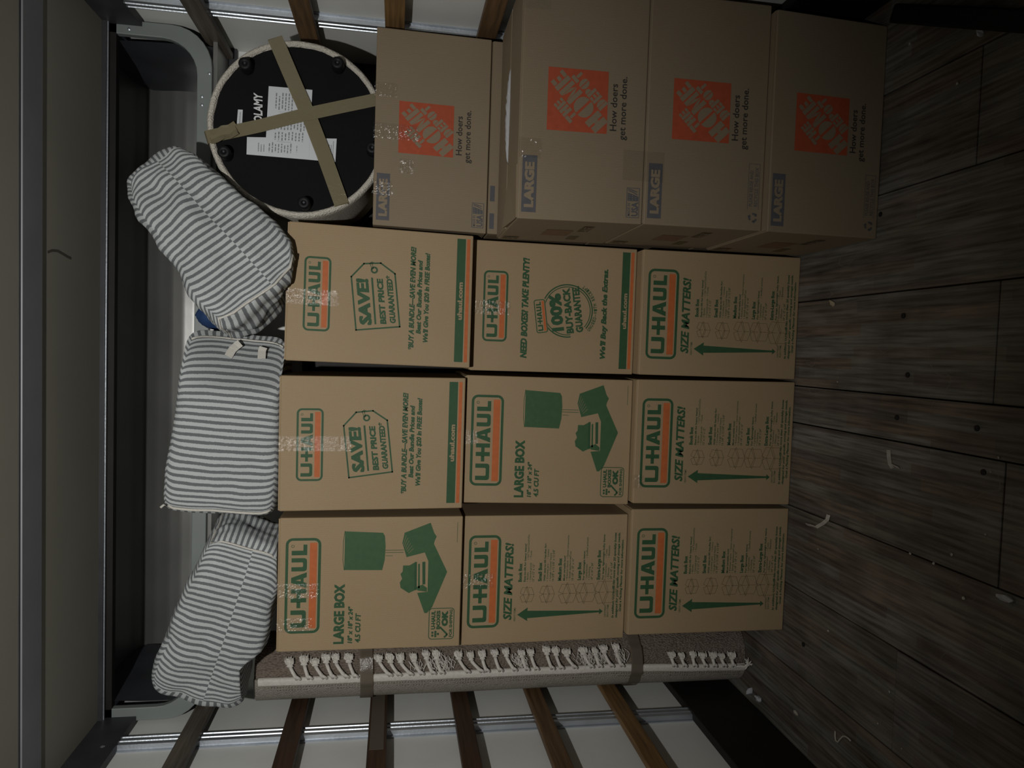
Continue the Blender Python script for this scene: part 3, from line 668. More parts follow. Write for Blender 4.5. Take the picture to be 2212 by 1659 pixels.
def art_carton(recycle):
    a = Art(); u0, v0, s = 10.2, 3.2, 7.1
    a.rect('logo_square', 'horange', u0, u0 + s, v0, v0 + s)
    c = (u0 + s / 2, v0 + s / 2)
    def R45(du, dv):                       # text space centred on the square, turned 45 degrees
        return (c[0] + (du + dv) * 0.7071, c[1] + (-du + dv) * 0.7071)
    def quad(l0, l1, t0, t1, lay=1): a.poly('logo_lettering', 'card2', [R45(l0, t0), R45(l1, t0), R45(l1, t1), R45(l0, t1)], lay)
    quad(-4.1, -3.32, -0.98, 1.05); quad(-3.10, -2.35, -1.08, 1.05); quad(-3.32, -3.22, -0.28, 0.3); quad(-3.20, -3.10, -0.28, 0.3)
    for sgn in (-1, 1):
        a.poly('logo_lettering', 'card2', [R45(-1.0 + sgn * (0.14 + 1.02 * math.sin(k * PI / 14)), -1.12 * math.cos(k * PI / 14)) for k in range(15)], 1)
    quad(0.28, 0.80, -1.08, 1.05); quad(1.62, 2.12, -1.08, 1.05)
    a.poly('logo_lettering', 'card2', [R45(0.84, -1.05), R45(1.16, 0.15), R45(1.16, 0.95), R45(0.84, 0.2)], 1)
    a.poly('logo_lettering', 'card2', [R45(1.58, -1.05), R45(1.26, 0.15), R45(1.26, 0.95), R45(1.58, 0.2)], 1)
    quad(2.30, 2.86, -1.08, 1.05); quad(2.94, 3.62, -1.0, -0.52); quad(2.94, 3.5, -0.2, 0.22); quad(2.94, 3.75, 0.55, 1.0)
    def block(t0, t1, x, w, kind):
        h = t1 - t0; k = w * 0.43
        if kind == 'T': quad(x, x + w, t0, t0 + h * .34); quad(x + w * .32, x + w * .68, t0 + h * .40, t1)
        if kind == 'H': quad(x, x + k, t0, t1); quad(x + w - k, x + w, t0, t1); quad(x + k, x + w - k, t0 + h * .38, t0 + h * .62)
        if kind == 'E': quad(x, x + k, t0, t1); [quad(x + k * 1.15, x + w, t0 + h * q, t0 + h * (q + .24)) for q in (0, .38, .76)]
        if kind == 'D':
            quad(x, x + k, t0, t1)
            a.poly('logo_lettering', 'card2', [R45(x + k * 1.15 + (w - k * 1.15) * math.sin(q * PI / 10), t0 + h / 2 - h / 2 * math.cos(q * PI / 10)) for q in range(11)], 1)
        if kind == 'P':
            quad(x, x + k, t0, t1)
            a.poly('logo_lettering', 'card2', [R45(x + k * 1.15 + (w - k * 1.15) * math.sin(q * PI / 10), t0 + h * .3 - h * .3 * math.cos(q * PI / 10)) for q in range(11)], 1)
        if kind == 'O':
            for sg in (-1, 1):
                a.poly('logo_lettering', 'card2', [R45(x + w / 2 + sg * (w * .05 + w * .45 * math.sin(q * PI / 10)), t0 + h / 2 - h / 2 * math.cos(q * PI / 10)) for q in range(11)], 1)
    for ch, x, w in (('T', -1.3, .9), ('H', -.32, .9), ('E', .68, .85)): block(-2.5, -1.22, x, w, ch)
    for ch, x, w in (('D', -2.6, .92), ('E', -1.58, .85), ('P', -.62, .88), ('O', .34, 1.05), ('T', 1.5, .95)): block(1.20, 2.50, x, w, ch)
    a.text('slogan#5', 'black', 'How doers', 10.6, 16.0, 10.65, 11.45, 0.016)
    a.text('slogan#6', 'black', 'get more done.', 9.6, 16.9, 11.75, 12.55, 0.016)
    a.rect('size_label', 'navy', 0.75, 7.2, 0.55, 2.25)
    a.text('size_label_lettering', 'card2', 'LARGE', 1.3, 6.45, 0.85, 1.95, 0.075, lay=1)
    if not recycle:
        a.ring('origin_badge', 'navy', [(0.7, 13.0), (4.2, 13.0), (4.2, 14.6), (0.7, 14.6)], [(0.78, 13.08), (4.12, 13.08), (4.12, 14.52), (0.78, 14.52)])
        a.text('origin_badge', 'navy', 'MADE IN', 0.9, 2.4, 13.15, 13.5, 0.02)
        a.text('origin_badge', 'navy', 'USA', 0.9, 2.55, 13.65, 14.45, 0.05)
        a.poly('origin_badge', 'navy', [(2.65, 13.15), (3.6, 13.15), (3.45, 13.75), (3.2, 14.45), (2.65, 14.45)])
        for k in range(2):
            a.stroke('origin_badge', 'navy', [(3.85 + .18 * k, 13.2), (3.7 + .2 * k, 13.75), (3.42 + .3 * k, 14.3)], 0.11, False)
        for i in range(9):
            x, y = 2.8 + 0.26 * (i % 3), 13.35 + 0.38 * (i // 3)
            a.poly('origin_badge', 'card2', [(x + (.085 if k % 2 == 0 else .035) * math.cos(k * PI / 5), y + (.085 if k % 2 == 0 else .035) * math.sin(k * PI / 5)) for k in range(10)], 1)
    else:
        a.stroke('recycle_badge', 'navy', [(2.55, 14.45), (8.0, 14.45), (8.0, 13.05), (2.55, 13.05)], 0.05, False)
        a.text('recycle_badge', 'navy', 'PLEASE REUSE AND', 2.9, 7.2, 13.2, 13.65, 0.01)
        a.text('recycle_badge', 'navy', 'RECYCLE THIS BOX', 2.9, 7.6, 13.85, 14.3, 0.01)
        for k in range(3):
            an = math.radians(90 + 120 * k); cu, cv, r = 1.55, 13.8, 0.62
            P = lambda da, rr: (cu + rr * math.cos(an + da), cv - rr * math.sin(an + da))
            a.poly('recycle_badge', 'navy', [P(0.75, r * .92), P(0.2, r * 0.98), P(-0.25, r), P(-0.25, r * 0.58), P(0.2, r * .55), P(0.75, r * .52)])
            a.poly('recycle_badge', 'navy', [P(-0.2, r * 1.2), P(-0.8, r * .82), P(-0.2, r * .42)])
    return a
def art_side():
    a = Art()
    a.rect('side_logo', 'fade', 5.2, 9.6, 5.0, 8.4)
    a.rect('side_label', 'brown', 0.9, 3.0, 0.6, 2.6)
    a.text('side_label_lettering', 'card2', 'USA', 1.1, 2.8, 1.0, 2.2, 0.04, lay=1)
    a.rect('side_label#1', 'brown', 9.0, 13.0, 8.9, 10.2)
    a.text('side_label_lettering#1', 'card2', 'LARGE', 9.3, 12.7, 9.1, 10.0, 0.04, lay=1)
    a.rect('side_label#2', 'brown', 2.5, 5.4, 8.9, 10.2)
    return a

LAY = 0.00045
def apply_art(art, thing, fmap):
    for (part, mat), lst in art.parts.items():
        mb = MB()
        for vs_, fs_, ly in lst:
            mb.add([fmap(u, v, LAY * (1 + ly)) for (u, v) in vs_], fs_)
        mb.build(part.split('#')[0], mat, thing, fix=False)

# ------------------------------------------------------------------ boxes
def frontmap(TL, TR, BL, BR, W, H, y):
    def f(u, v, off=0.0):
        a, b = u / W, v / H
        x = (TL[0] * (1 - a) + TR[0] * a) * (1 - b) + (BL[0] * (1 - a) + BR[0] * a) * b
        z = (TL[1] * (1 - a) + TR[1] * a) * (1 - b) + (BL[1] * (1 - a) + BR[1] * a) * b
        return Vector((x, y - off, z))
    return f
def carcass(name, mat, TL, TR, BL, BR, y, depth, label, cat, group, gap=0.004, tapemat='clear', W=18.0, H=24.0, sq=0.0):
    base = Vector(((BL[0] + BR[0]) / 2, y + depth / 2, min(BL[1], BR[1])))
    t = empty(name, base); tag(t, label, cat, group)
    th = 0.004
    yb = y + depth
    # side walls as one folded sleeve with a little thickness at the top rim
    MB().hexa([(BL[0], y, BL[1]), (BR[0], y, BR[1]), (BR[0] - sq, yb, BR[1]), (BL[0] + sq, yb, BL[1]),
               (TL[0], y, TL[1] - th), (TR[0], y, TR[1] - th), (TR[0] - sq, yb, TR[1] - th), (TL[0] + sq, yb, TL[1] - th)]).build('body', mat, t, bevel=0.0035)
    # top flaps meeting along the middle
    ym = y + depth / 2
    e = 0.003
    MB().hexa([(TL[0] + e, y + e, TL[1] - th), (TR[0] - e, y + e, TR[1] - th), (TR[0] - e, ym - gap / 2, TR[1] - th), (TL[0] + e, ym - gap / 2, TL[1] - th),
               (TL[0] + e, y + e, TL[1]), (TR[0] - e, y + e, TR[1]), (TR[0] - e, ym - gap / 2, TR[1]), (TL[0] + e, ym - gap / 2, TL[1])]).build('flap', mat, t)
    MB().hexa([(TL[0] + e, ym + gap / 2, TL[1] - th), (TR[0] - e, ym + gap / 2, TR[1] - th), (TR[0] - e, yb - e, TR[1] - th), (TL[0] + e, yb - e, TL[1] - th),
               (TL[0] + e, ym + gap / 2, TL[1]), (TR[0] - e, ym + gap / 2, TR[1]), (TR[0] - e, yb - e, TR[1]), (TL[0] + e, yb - e, TL[1])]).build('flap', mat, t)
    return t, frontmap(TL, TR, BL, BR, W, H, y)

def sunken(t, TL, TR, y, depth, drop):
    """press the lid of a carton down between its four walls"""
    off = origin(t)
    for o in t.children:
        if o.name.startswith('body'):
            me = o.data; bm = bmesh.new(); bm.from_mesh(me)
            top = [f for f in bm.faces if f.normal.z > 0.99]
            r = bmesh.ops.inset_region(bm, faces=top, thickness=0.008, depth=0)
            for v in {v for f in top for v in f.verts}: v.co.z -= drop
            bm.to_mesh(me); bm.free()
        if o.name.startswith('flap'):
            for v in o.data.vertices:
                v.co.z -= drop - 0.001
                v.co.x = max(min(v.co.x, TR[0] - 0.014 - off.x), TL[0] + 0.014 - off.x)
                v.co.y = max(min(v.co.y, y + depth - 0.014 - off.y), y + 0.014 - off.y)
def tape_front(t, f, u, w, v1, seed, mat='clear', v0=-0.0, y_top=0.12, tilt=0.0):
    """strip of tape from the top of the box, folded over the edge and down its front, crinkled"""
    rnd = random.Random(seed); mb = MB(); c = 12; n = max(6, int((v1 - v0) / w * 12))
    ragged = [rnd.uniform(-.14, .14) for _ in range(c + 1)]
    for i in range(n + 1):
        v = v0 + (v1 - v0) * i / n
        for j in range(c + 1):
            uu = u + (j / c - .5) * w + tilt * v + (rnd.uniform(-.04, .04) if 0 < j < c else 0)
            ridge = 0.0016 * noise.noise(Vector((uu * 1.1, v * 5.0, seed * 7.3)))
            mb.v.append(f(uu, v + (ragged[j] if i == n else 0), 0.0032 + ridge + 0.0008 * rnd.random() * (1 if 0 < j < c else .3)))
    for i in range(n):
        for j in range(c):
            a = i * (c + 1) + j; mb.f.append((a, a + 1, a + c + 2, a + c + 1))
    return mb.build('tape', mat, t, smooth=False, fix=False)

DEP = 0.455
UB = [  # key, corners TL TR BL BR (x,z), y, art, label
 ('LT', (-0.713, 1.837), (-0.259, 1.836), (-0.714, 1.2225), (-0.256, 1.2225), -0.020, 'large', 'tan moving box with green lamp drawing at top of column beside rug roll'),
 ('MT', (-0.239, 1.841), (0.215, 1.843), (-0.230, 1.2265), (0.222, 1.2265), -0.010, 'save', 'tan moving box with green price tag print under upright striped bag'),
 ('RT', (0.265, 1.830), (0.721, 1.825), (0.257, 1.2145), (0.708, 1.2145), -0.013, 'save', 'tan moving box with green price tag print next to round stool'),
 ('LM', (-0.726, 1.2205), (-0.263, 1.2205), (-0.718, 0.6165), (-0.260, 0.6165), 0.012, 'size', 'tan moving box with green size chart, middle of column beside rug roll'),
 ('MM', (-0.217, 1.2245), (0.232, 1.2245), (-0.225, 0.6165), (0.229, 0.6165), 0.018, 'large', 'tan moving box with green lamp drawing in centre of the stack'),
 ('RM', (0.248, 1.2125), (0.704, 1.2125), (0.249, 0.6125), (0.703, 0.6125), 0.040, 'buyback', 'tan moving box with round green buy-back guarantee badge'),
 ('LB', (-0.697, 0.6145), (-0.235, 0.6145), (-0.697, 0.0), (-0.235, 0.0), -0.016, 'size', 'tan moving box with size chart on floor beside rug roll'),
 ('MB', (-0.214, 0.6145), (0.234, 0.6145), (-0.220, 0.0), (0.239, 0.0), -0.015, 'size', 'tan moving box with size chart on floor between two boxes'),
 ('RB', (0.251, 0.6105), (0.697, 0.6105), (0.249, 0.0), (0.699, 0.0), -0.011, 'size', 'tan moving box with size chart on floor beside pale cartons'),
]
ARTS = {'large': art_large(), 'save': art_save(), 'buyback': art_buyback(), 'size': art_size()}
FM = {}; TH = {}
for key, TL, TR, BL, BR, y, art, label in UB:
    t, f = carcass('moving_box', 'card', TL, TR, BL, BR, y, DEP, label, 'box', 'green printed moving boxes')
    apply_art(ARTS[art], t, f); FM[key] = f; TH[key] = t
    
tape_front(TH['RT'], FM['RT'], 8.4, 2.0, 6.6, 1)
tape_front(TH['MT'], FM['MT'], 9.0, 2.0, 9.1, 2)
tape_front(TH['LT'], FM['LT'], 8.2, 2.0, 5.2, 3, tilt=0.0)
tape_front(TH['LT'], FM['LT'], 3.6, 1.9, 4.4, 9, tilt=0.0)
tape_front(TH['RM'], FM['RM'], 8.8, 1.9, 5.6, 4)
tape_front(TH['MM'], FM['MM'], 9.3, 2.0, 1.9, 5)
tape_front(TH['LM'], FM['LM'], 9.0, 1.9, 4.6, 6)
tape_front(TH['MB'], FM['MB'], 3.2, 1.9, 1.6, 8)

IN = 0.0254
HB = [  # corners, y, recycle, label
 ((0.727, 1.558), (1.377, 1.558), (0.720, 1.1705), (1.373, 1.1705), 0.0, 0.50, False, 'pale carton with orange square logo directly beneath round stool', True),
 ((0.722, 1.1685), (1.375, 1.1685), (0.722, 0.790), (1.375, 0.790), 0.012, 0.43, False, 'pale carton mostly hidden behind the front stack, below the stool carton', False),
 ((0.704, 1.134), (1.386, 1.134), (0.709, 0.7545), (1.388, 0.7545), -0.402, 0.398, False, 'pale carton with a torn gap in its lid, top of the front stack', True),
 ((0.710, 0.7535), (1.388, 0.7535), (0.712, 0.3715), (1.388, 0.3715), -0.402, 0.398, True, 'pale carton with recycling mark, middle of the front stack', True),
 ((0.707, 0.3705), (1.366, 0.3705), (0.706, 0.0), (1.355, 0.0), -0.428, 0.424, True, 'pale carton with recycling mark on floor at bottom of front stack', True),
]
AC = {False: art_carton(False), True: art_carton(True)}; AS = art_side()
HT = []
for TL, TR, BL, BR, y, dep, rec, label, side in HB:
    t, f = carcass('carton', 'card2', TL, TR, BL, BR, y, dep, label, 'box', 'pale cartons with orange logo', gap=0.006 if label.find('torn') < 0 else 0.016, W=27.0, H=15.0)
    if side: apply_art(AC[rec], t, f)
    if side:
        x0, z1, z0, d = (TL[0] + BL[0]) / 2, TL[1], BL[1], dep
        def fs(u, v, off, TL=TL, BL=BL, y=y, d=d):
            b = v / 15.0
            return Vector((TL[0] * (1 - b) + BL[0] * b - off * 2.2, y + d * (1 - u / 16.0), TL[1] * (1 - b) + BL[1] * b))
        apply_art(AS, t, fs)
    HT.append((t, f))
# hidden supports of the rear stack
for z0, z1 in ((0.396, 0.788), (0.0, 0.394)):
    carcass('carton', 'card2', (0.722, z1), (1.375, z1), (0.722, z0), (1.375, z0), 0.012, 0.43,
            'pale carton %s, hidden behind the front stack' % ('on the floor of the rear stack' if z0 == 0 else 'second from floor in the rear stack'), 'box', 'pale cartons in the hidden rear stack', W=27, H=15)
# print on the visible strip of the rear carton
t, f = HT[1]
a = Art(); a.rect('flap_print#1', 'navy', 0.7, 2.9, 0.35, 1.0); a.rect('flap_print', 'navy', 4.6, 6.8, 0.35, 1.0); apply_art(a, t, f)
# tapes on the stool carton
t, f = HT[0]
sunken(t, HB[0][0], HB[0][1], 0.0, 0.50, 0.054)
tape_front(t, f, 13.0, 2.1, 5.8, 11); tape_front(t, f, 18.6, 1.9, 2.9, 12); tape_front(t, f, 5.2, 2.0, 2.6, 13); tape_front(t, f, 8.4, 2.0, 5.2, 14, v0=3.4)
t, f = HT[2]
tape_front(t, f, 8.0, 2.2, 2.6, 15); tape_front(t, f, 24.5, 2.0, 3.2, 16)
# white liner bulging through the lid gap of the top front carton
mb = MB(); rnd = random.Random(5); n = 26
for i in range(n + 1):
    x = 0.905 + 0.30 * i / n
    wv = max(0.0, math.sin(PI * i / n)) ** 0.5
    for j in range(7):
        a_ = PI * j / 6
        mb.v.append(Vector((x, -0.203 - 0.013 * wv * math.cos(a_) + rnd.uniform(-.0015, .0015), 1.131 + (0.014 * wv) * math.sin(a_) + rnd.uniform(-.002, .002))))
for i in range(n):
    for j in range(6):
        q = i * 7 + j; mb.f.append((q, q + 1, q + 8, q + 7))
mb.build('plastic_liner', 'poly', t, smooth=True, fix=False)
# loose corner flap at the left of that lid
MB().hexa([(0.706, -0.395, 1.134), (0.86, -0.395, 1.134), (0.86, -0.24, 1.134), (0.706, -0.24, 1.134),
           (0.702, -0.397, 1.1375), (0.86, -0.395, 1.1365), (0.86, -0.24, 1.1365), (0.700, -0.24, 1.150)]).build('flap', 'card2', t)
# tape over the joint between the two lower front cartons
t, f = HT[3]
for (u0, u1, v0, v1) in ((5.0, 8.5, -2.6, 2.4),):
    MB().add([f(u0, v0, .001), f(u1, v0, .001), f(u1, v1, .001), f(u0, v1, .001)], [(0, 1, 2, 3)]).build('tape', 'clear', t, fix=False)

# ------------------------------------------------------------------ round stool lying on its side on the top carton
SY = 0.056; SC = Vector((1.038, SY, 1.8060)); SR = 0.293
st = empty('round_stool', (SC.x, 0.2 + SY, 1.507))
tag(st, 'round cream boucle stool lying on its side showing its black underside', 'stool')
prof = [(0.271, 0.012), (0.274, 0.002), (0.280, -0.004), (0.287, -0.002), (SR, 0.008), (SR, 0.03), (SR, 0.20), (SR, 0.36), (SR - 0.012, 0.392), (SR - 0.04, 0.41), (0.10, 0.418), (0.0, 0.42)]
mb = MB(); NS = 72
for (r, y) in prof:
    for k in range(NS):
        a_ = 2 * PI * k / NS
        rr = r + (0.0022 * noise.noise(Vector((math.cos(a_) * 14, math.sin(a_) * 14, y * 60))) if r > 0.05 else 0)
        rr = min(rr, SR)
        mb.v.append(Vector((SC.x + rr * math.cos(a_), y + SY, SC.z + rr * math.sin(a_))))
for i in range(len(prof) - 1):
    for k in range(NS):
        mb.f.append((i * NS + k, i * NS + (k + 1) % NS, (i + 1) * NS + (k + 1) % NS, (i + 1) * NS + k))
mb.build('upholstery', 'boucle', st, smooth=True)
mb = MB()
mb.v = [Vector((SC.x, SY + 0.006, SC.z))] + [Vector((SC.x + r * math.cos(2 * PI * k / NS), SY + 0.008 + 0.003 * noise.noise(Vector((k * .3, r * 9, 0))), SC.z + r * math.sin(2 * PI * k / NS))) for r in (0.12, 0.2, 0.276) for k in range(NS)]
for k in range(NS):
    mb.f.append((0, 1 + (k + 1) % NS, 1 + k))
    for i in range(2):
        a0 = 1 + i * NS; mb.f.append((a0 + k, a0 + (k + 1) % NS, a0 + NS + (k + 1) % NS, a0 + NS + k))
mb.build('underside_cover', 'blackcloth', st, smooth=True, fix=False)
for k in range(5):
    an = math.radians(42 + 72 * k)
    c = Vector((SC.x + 0.250 * math.cos(an), 0, SC.z + 0.250 * math.sin(an)))
    mb = MB(); rings = [(0.021, 0.008), (0.020, -0.038), (0.017, -0.042), (0.006, -0.042), (0.005, -0.038), (0.0005, -0.038)]
    for (r, y) in rings:
        mb.v += [Vector((c.x + r * math.cos(2 * PI * q / 20), y + SY, c.z + r * math.sin(2 * PI * q / 20))) for q in range(20)]
    for i in range(len(rings) - 1):
        for q in range(20):
            mb.f.append((i * 20 + q, i * 20 + (q + 1) % 20, (i + 1) * 20 + (q + 1) % 20, (i + 1) * 20 + q))
    ft = mb.build('foot', 'plastic', st, smooth=True)
    MB().tube([(c.x, SY - 0.0375, c.z), (c.x, SY - 0.0395, c.z)], 0.0035, 8).build('foot_screw', 'steel', ft)
YL = SY + 0.0030
def paper(corners, name='paper_label', y=YL):
    p_ = [at(px, py, y) for px, py in corners]
    return MB().add([Vector((q.x, y, q.z)) for q in p_] + [Vector((q.x, y + 0.0006, q.z)) for q in p_],
                    [(0, 1, 2, 3), (4, 7, 6, 5), (0, 4, 5, 1), (1, 5, 6, 2), (2, 6, 7, 3), (3, 7, 4, 0)]).build(name, 'paper', st)
p1 = [(580.5, 186), (674.8, 194.2), (667, 343), (572.5, 336)]
p2 = [(533.5, 296), (727.3, 299.5), (724.5, 350), (532.5, 333.5)]
l2 = paper(p2, 'paper_label', YL + 0.0008); l1 = paper(p1, 'paper_label', YL)
def label_lines(lab, c, rows, y, seed, vert):
    rnd = random.Random(seed); mb = MB()
    P = lambda a, b: (c[0][0] * (1 - a) * (1 - b) + c[1][0] * a * (1 - b) + c[2][0] * a * b + c[3][0] * (1 - a) * b,
                      c[0][1] * (1 - a) * (1 - b) + c[1][1] * a * (1 - b) + c[2][1] * a * b + c[3][1] * (1 - a) * b)
    for (a0, a1, b0, b1, n_) in rows:
        for i in range(n_):
            a = a0 + (a1 - a0) * (i + .2) / n_; w = (a1 - a0) / n_ * .38
            s = b0 + (b1 - b0) * rnd.uniform(0, .25); e = b1 - (b1 - b0) * rnd.uniform(0, .1)
            x = s
            while x < e:
                l_ = min(rnd.uniform(.02, .06), e - x)
                q = [at(*P(a, x), y), at(*P(a + w, x), y), at(*P(a + w, x + l_), y), at(*P(a, x + l_), y)]
                mb.add([Vector((k.x, y, k.z)) for k in q], [(0, 1, 2, 3)]); x += l_ + .012
    mb.build('fine_print', 'grayink', lab, fix=False)
label_lines(l1, p1, [(.16, .6, .08, .33, 6), (.16, .9, .38, .62, 10), (.18, .88, .63, .77, 9), (.06, .62, .80, .95, 8), (.08, .95, .355, .359, 1), (.08, .95, .782, .786, 1), (.7, .74, .82, .93, 1)], YL - 0.0004, 1, True)
label_lines(l2, p2, [(.80, .98, .1, .85, 8), (.12, .24, .3, .8, 4)], YL + 0.0004, 2, True)
l3 = paper([(514, 236.5), (524.5, 237), (522.5, 275.5), (511, 274)], 'paper_label', YL)
label_lines(l3, [(514, 236.5), (524.5, 237), (522.5, 275.5), (511, 274)], [(.35, .8, .1, .9, 1)], YL - .0004, 3, True)
vsx, fsx = glyphs('COLAMY', 0.03)
xs = [q[0] for q in vsx]; c0, c1 = cap(0.03); mb = MB()
P00 = at(567, 279, YL); P10 = at(567, 203, YL); P01 = at(548, 276, YL)
mb.add([P00 + (P10 - P00) * ((q[0] - min(xs)) / (max(xs) - min(xs))) + (P01 - P00) * ((q[1] - c0) / (c1 - c0)) for q in vsx], fsx)
mb.build('brand_lettering', 'whiteink', st, fix=False)
def stool_tape(pts, w, y, name='tape'):
    path = [at(px, py, y) for px, py in pts]; path = [Vector((q.x, y + dy, q.z)) for q, dy in zip(path, [0] * len(path))]
    d0 = (path[0] - path[1]).normalized(); d1 = (path[-1] - path[-2]).normalized()
    a_ = [path[0] + Vector((0, 0.10, 0)) + d0 * 0.006, path[0] + Vector((0, 0.012, 0)) + d0 * 0.006]
    b_ = [path[-1] + Vector((0, 0.012, 0)) + d1 * 0.006, path[-1] + Vector((0, 0.10, 0)) + d1 * 0.006]
    full = [Vector((q.x, q.y, max(q.z, 1.53))) for q in a_ + path + b_]
    side = (path[-1] - path[0]).cross(Vector((0, 1, 0))).normalized()
    return MB().ribbon(full, [side] * len(full), w, 0.0006).build(name, 'tan', st)
stool_tape([(594, 82), (640, 190), (672, 262), (700, 335), (738, 441)], 0.049, SY - 0.0065)
stool_tape([(447, 296), (560, 272), (660, 247), (740, 230), (822, 213)], 0.042, SY - 0.0080)
# bunched tape end on the rim
rnd = random.Random(8); mb = MB()
for k in range(3):
    q = [at(455 + 14 * i, 293 - 5 * i + 6 * k + rnd.uniform(-3, 3), SY - 0.011 - 0.003 * k) for i in range(5)]
    mb.ribbon(q, (0.1, 0.3 * (k - 1), 1), 0.03, 0.0006)
mb.build('tape_bunch', 'tan', st)

# ------------------------------------------------------------------ striped bags
def bag(name, label, center, half, axis_rot, k=6, seed=0, clamp=None, taper=None, seam=True, n=30, wr=0.008, endflip=True):
    b = empty(name, (0, 0, 0)); tag(b, label, 'bag', 'striped fabric bags')
    A, B, Cc = half                     # long axis, height, depth
    R3 = axis_rot; off = Vector((seed * 3.1, seed * 1.7, seed * 2.3))
    def Mp(c):
        s = (abs(c.x) ** k + abs(c.y) ** k + abs(c.z) ** k) ** (1.0 / k)
        q = Vector((c.x / s, c.y / s, c.z / s))
        sx, sy, sz = 1, 1, 1
        if taper: sx, sy, sz = taper(q.x)
        p = Vector((q.x * A * sx, q.y * Cc * sy, q.z * B * sz))
        nv = noise.noise(p * 9 + off) * wr + noise.noise(p * 22 + off) * wr * 0.4 + noise.noise(Vector((p.x * 6, p.y * 26, p.z * 14)) + off) * wr * 0.6
        p += q.normalized() * nv
        w = Vector(center) + R3 @ p
        if clamp: w = clamp(w)
        return w
    mb = MB(); uv = []; idx = {}
    def vid(c):
        key = (round(c.x, 5), round(c.y, 5), round(c.z, 5))
        if key not in idx: idx[key] = len(mb.v); mb.v.append(Mp(c))
        return idx[key]
    def grid(t): return math.copysign(abs(t) ** 0.92, t)
    for ax in range(3):
        for sg in (-1, 1):
            o1, o2 = (ax + 1) % 3, (ax + 2) % 3
            for i in range(n):
                for j in range(n):
                    cs = []
                    for (di, dj) in ((0, 0), (1, 0), (1, 1), (0, 1)):
                        c = Vector((0, 0, 0)); c[ax] = sg; c[o1] = grid(-1 + 2 * (i + di) / n); c[o2] = grid(-1 + 2 * (j + dj) / n); cs.append(c)
                    if sg < 0: cs = cs[::-1]
                    mb.f.append(tuple(vid(c) for c in cs))
                    cz = sum(c.z for c in cs) / 4
                    for c in cs:
                        p = Vector((c.x * A, c.y * Cc, c.z * B))
                        wv = 0.0035 * noise.noise(p * 7 + off * 2) + 0.0015 * noise.noise(p * 20 + off)
                        if ax == 0 and endflip: s = p.z + wv
                        else: s = p.x + wv + (0.0114 if (seam and cz < -0.12) else 0)
                        uv.append((s, p.z))
    mb.uv = uv
    o = mb.build('fabric', 'stripe', b, smooth=True, fix=False)
    return b, Mp
def EUL(x, y, z): return (Matrix.Rotation(math.radians(z), 3, 'Z') @ Matrix.Rotation(math.radians(y), 3, 'Y') @ Matrix.Rotation(math.radians(x), 3, 'X'))

def clampM(w):
    y = w.y
    if w.x > 0.16: y = max(y, -0.005 + (w.x - 0.16) * 0.95 * (0.5 + 0.5 * math.tanh((2.10 - w.z) * 14)))
    return Vector((w.x, y, max(w.z, 1.8445)))
# middle bag, standing on the middle column
bm_, Mm = bag('storage_bag', 'grey and white striped bag standing upright in the middle', (0.046, 0.150, 2.012), (0.304, 0.172, 0.158), EUL(0, 4, 0), k=9, seed=1,
              clamp=clampM, taper=lambda x: (1, 1, 1 - 0.10 * x), seam=False, wr=0.006)
mb = MB(); path = [Mm(Vector((-1, -1.0, z / 10))) + Vector((-0.004, -0.004, 0)) for z in range(-10, 11)]
path = path[:-1] + [path[-1] + Vector((-0.002, 0, 0.004)), path[-1] + Vector((-0.012, -0.002, 0.014))]
mb.tube(path, 0.0045, 6); mb.build('piping', 'web', bm_, smooth=True)
mb = MB(); path = [Mm(Vector((1, -1.0, z / 10))) + Vector((0.002, -0.003, 0)) for z in range(-10, 11)]
mb.tube(path, 0.0035, 6); mb.build('piping', 'web', bm_, smooth=True)
s0 = [at(519, 741, 0.100), at(511, 747, 0.098), at(502, 755, 0.090), at(493, 770, 0.078)]
MB().ribbon(s0, [(1, 0, 0.6)] * 4, 0.026, 0.002).build('handle', 'web', bm_)
s1 = [at(569, 750, 0.098), at(566, 758, 0.094), at(565, 775, 0.078)]
MB().ribbon(s1, [(0.0, 0, 1)] * 3, 0.026, 0.002).build('handle', 'web', bm_)

# blue cloth spilling out of the middle bag
mb = MB(); nu, nv = 24, 16; c0_ = Vector((0.414, 0.232, 2.09))
for i in range(nu):
    for j in range(nv + 1):
        th_, ph = 2 * PI * i / nu, PI * j / nv
        d = Vector((math.sin(ph) * math.cos(th_), math.sin(ph) * math.sin(th_), math.cos(ph)))
        r = 1 + 0.10 * noise.noise(d * 2.2 + Vector((3, 1, 2))) + 0.05 * noise.noise(d * 6)
        mb.v.append(c0_ + Vector((d.x * 0.055 * r, d.y * 0.078 * r, d.z * 0.075 * r)))
for i in range(nu):
    for j in range(nv):
        a0 = i * (nv + 1) + j; b0 = ((i + 1) % nu) * (nv + 1) + j; mb.f.append((a0, b0, b0 + 1, a0 + 1))
o = mb.build('folded_blanket', 'blue', None, smooth=True)
tag(o, 'blue cloth spilling from the end of the upright striped bag', 'blanket')

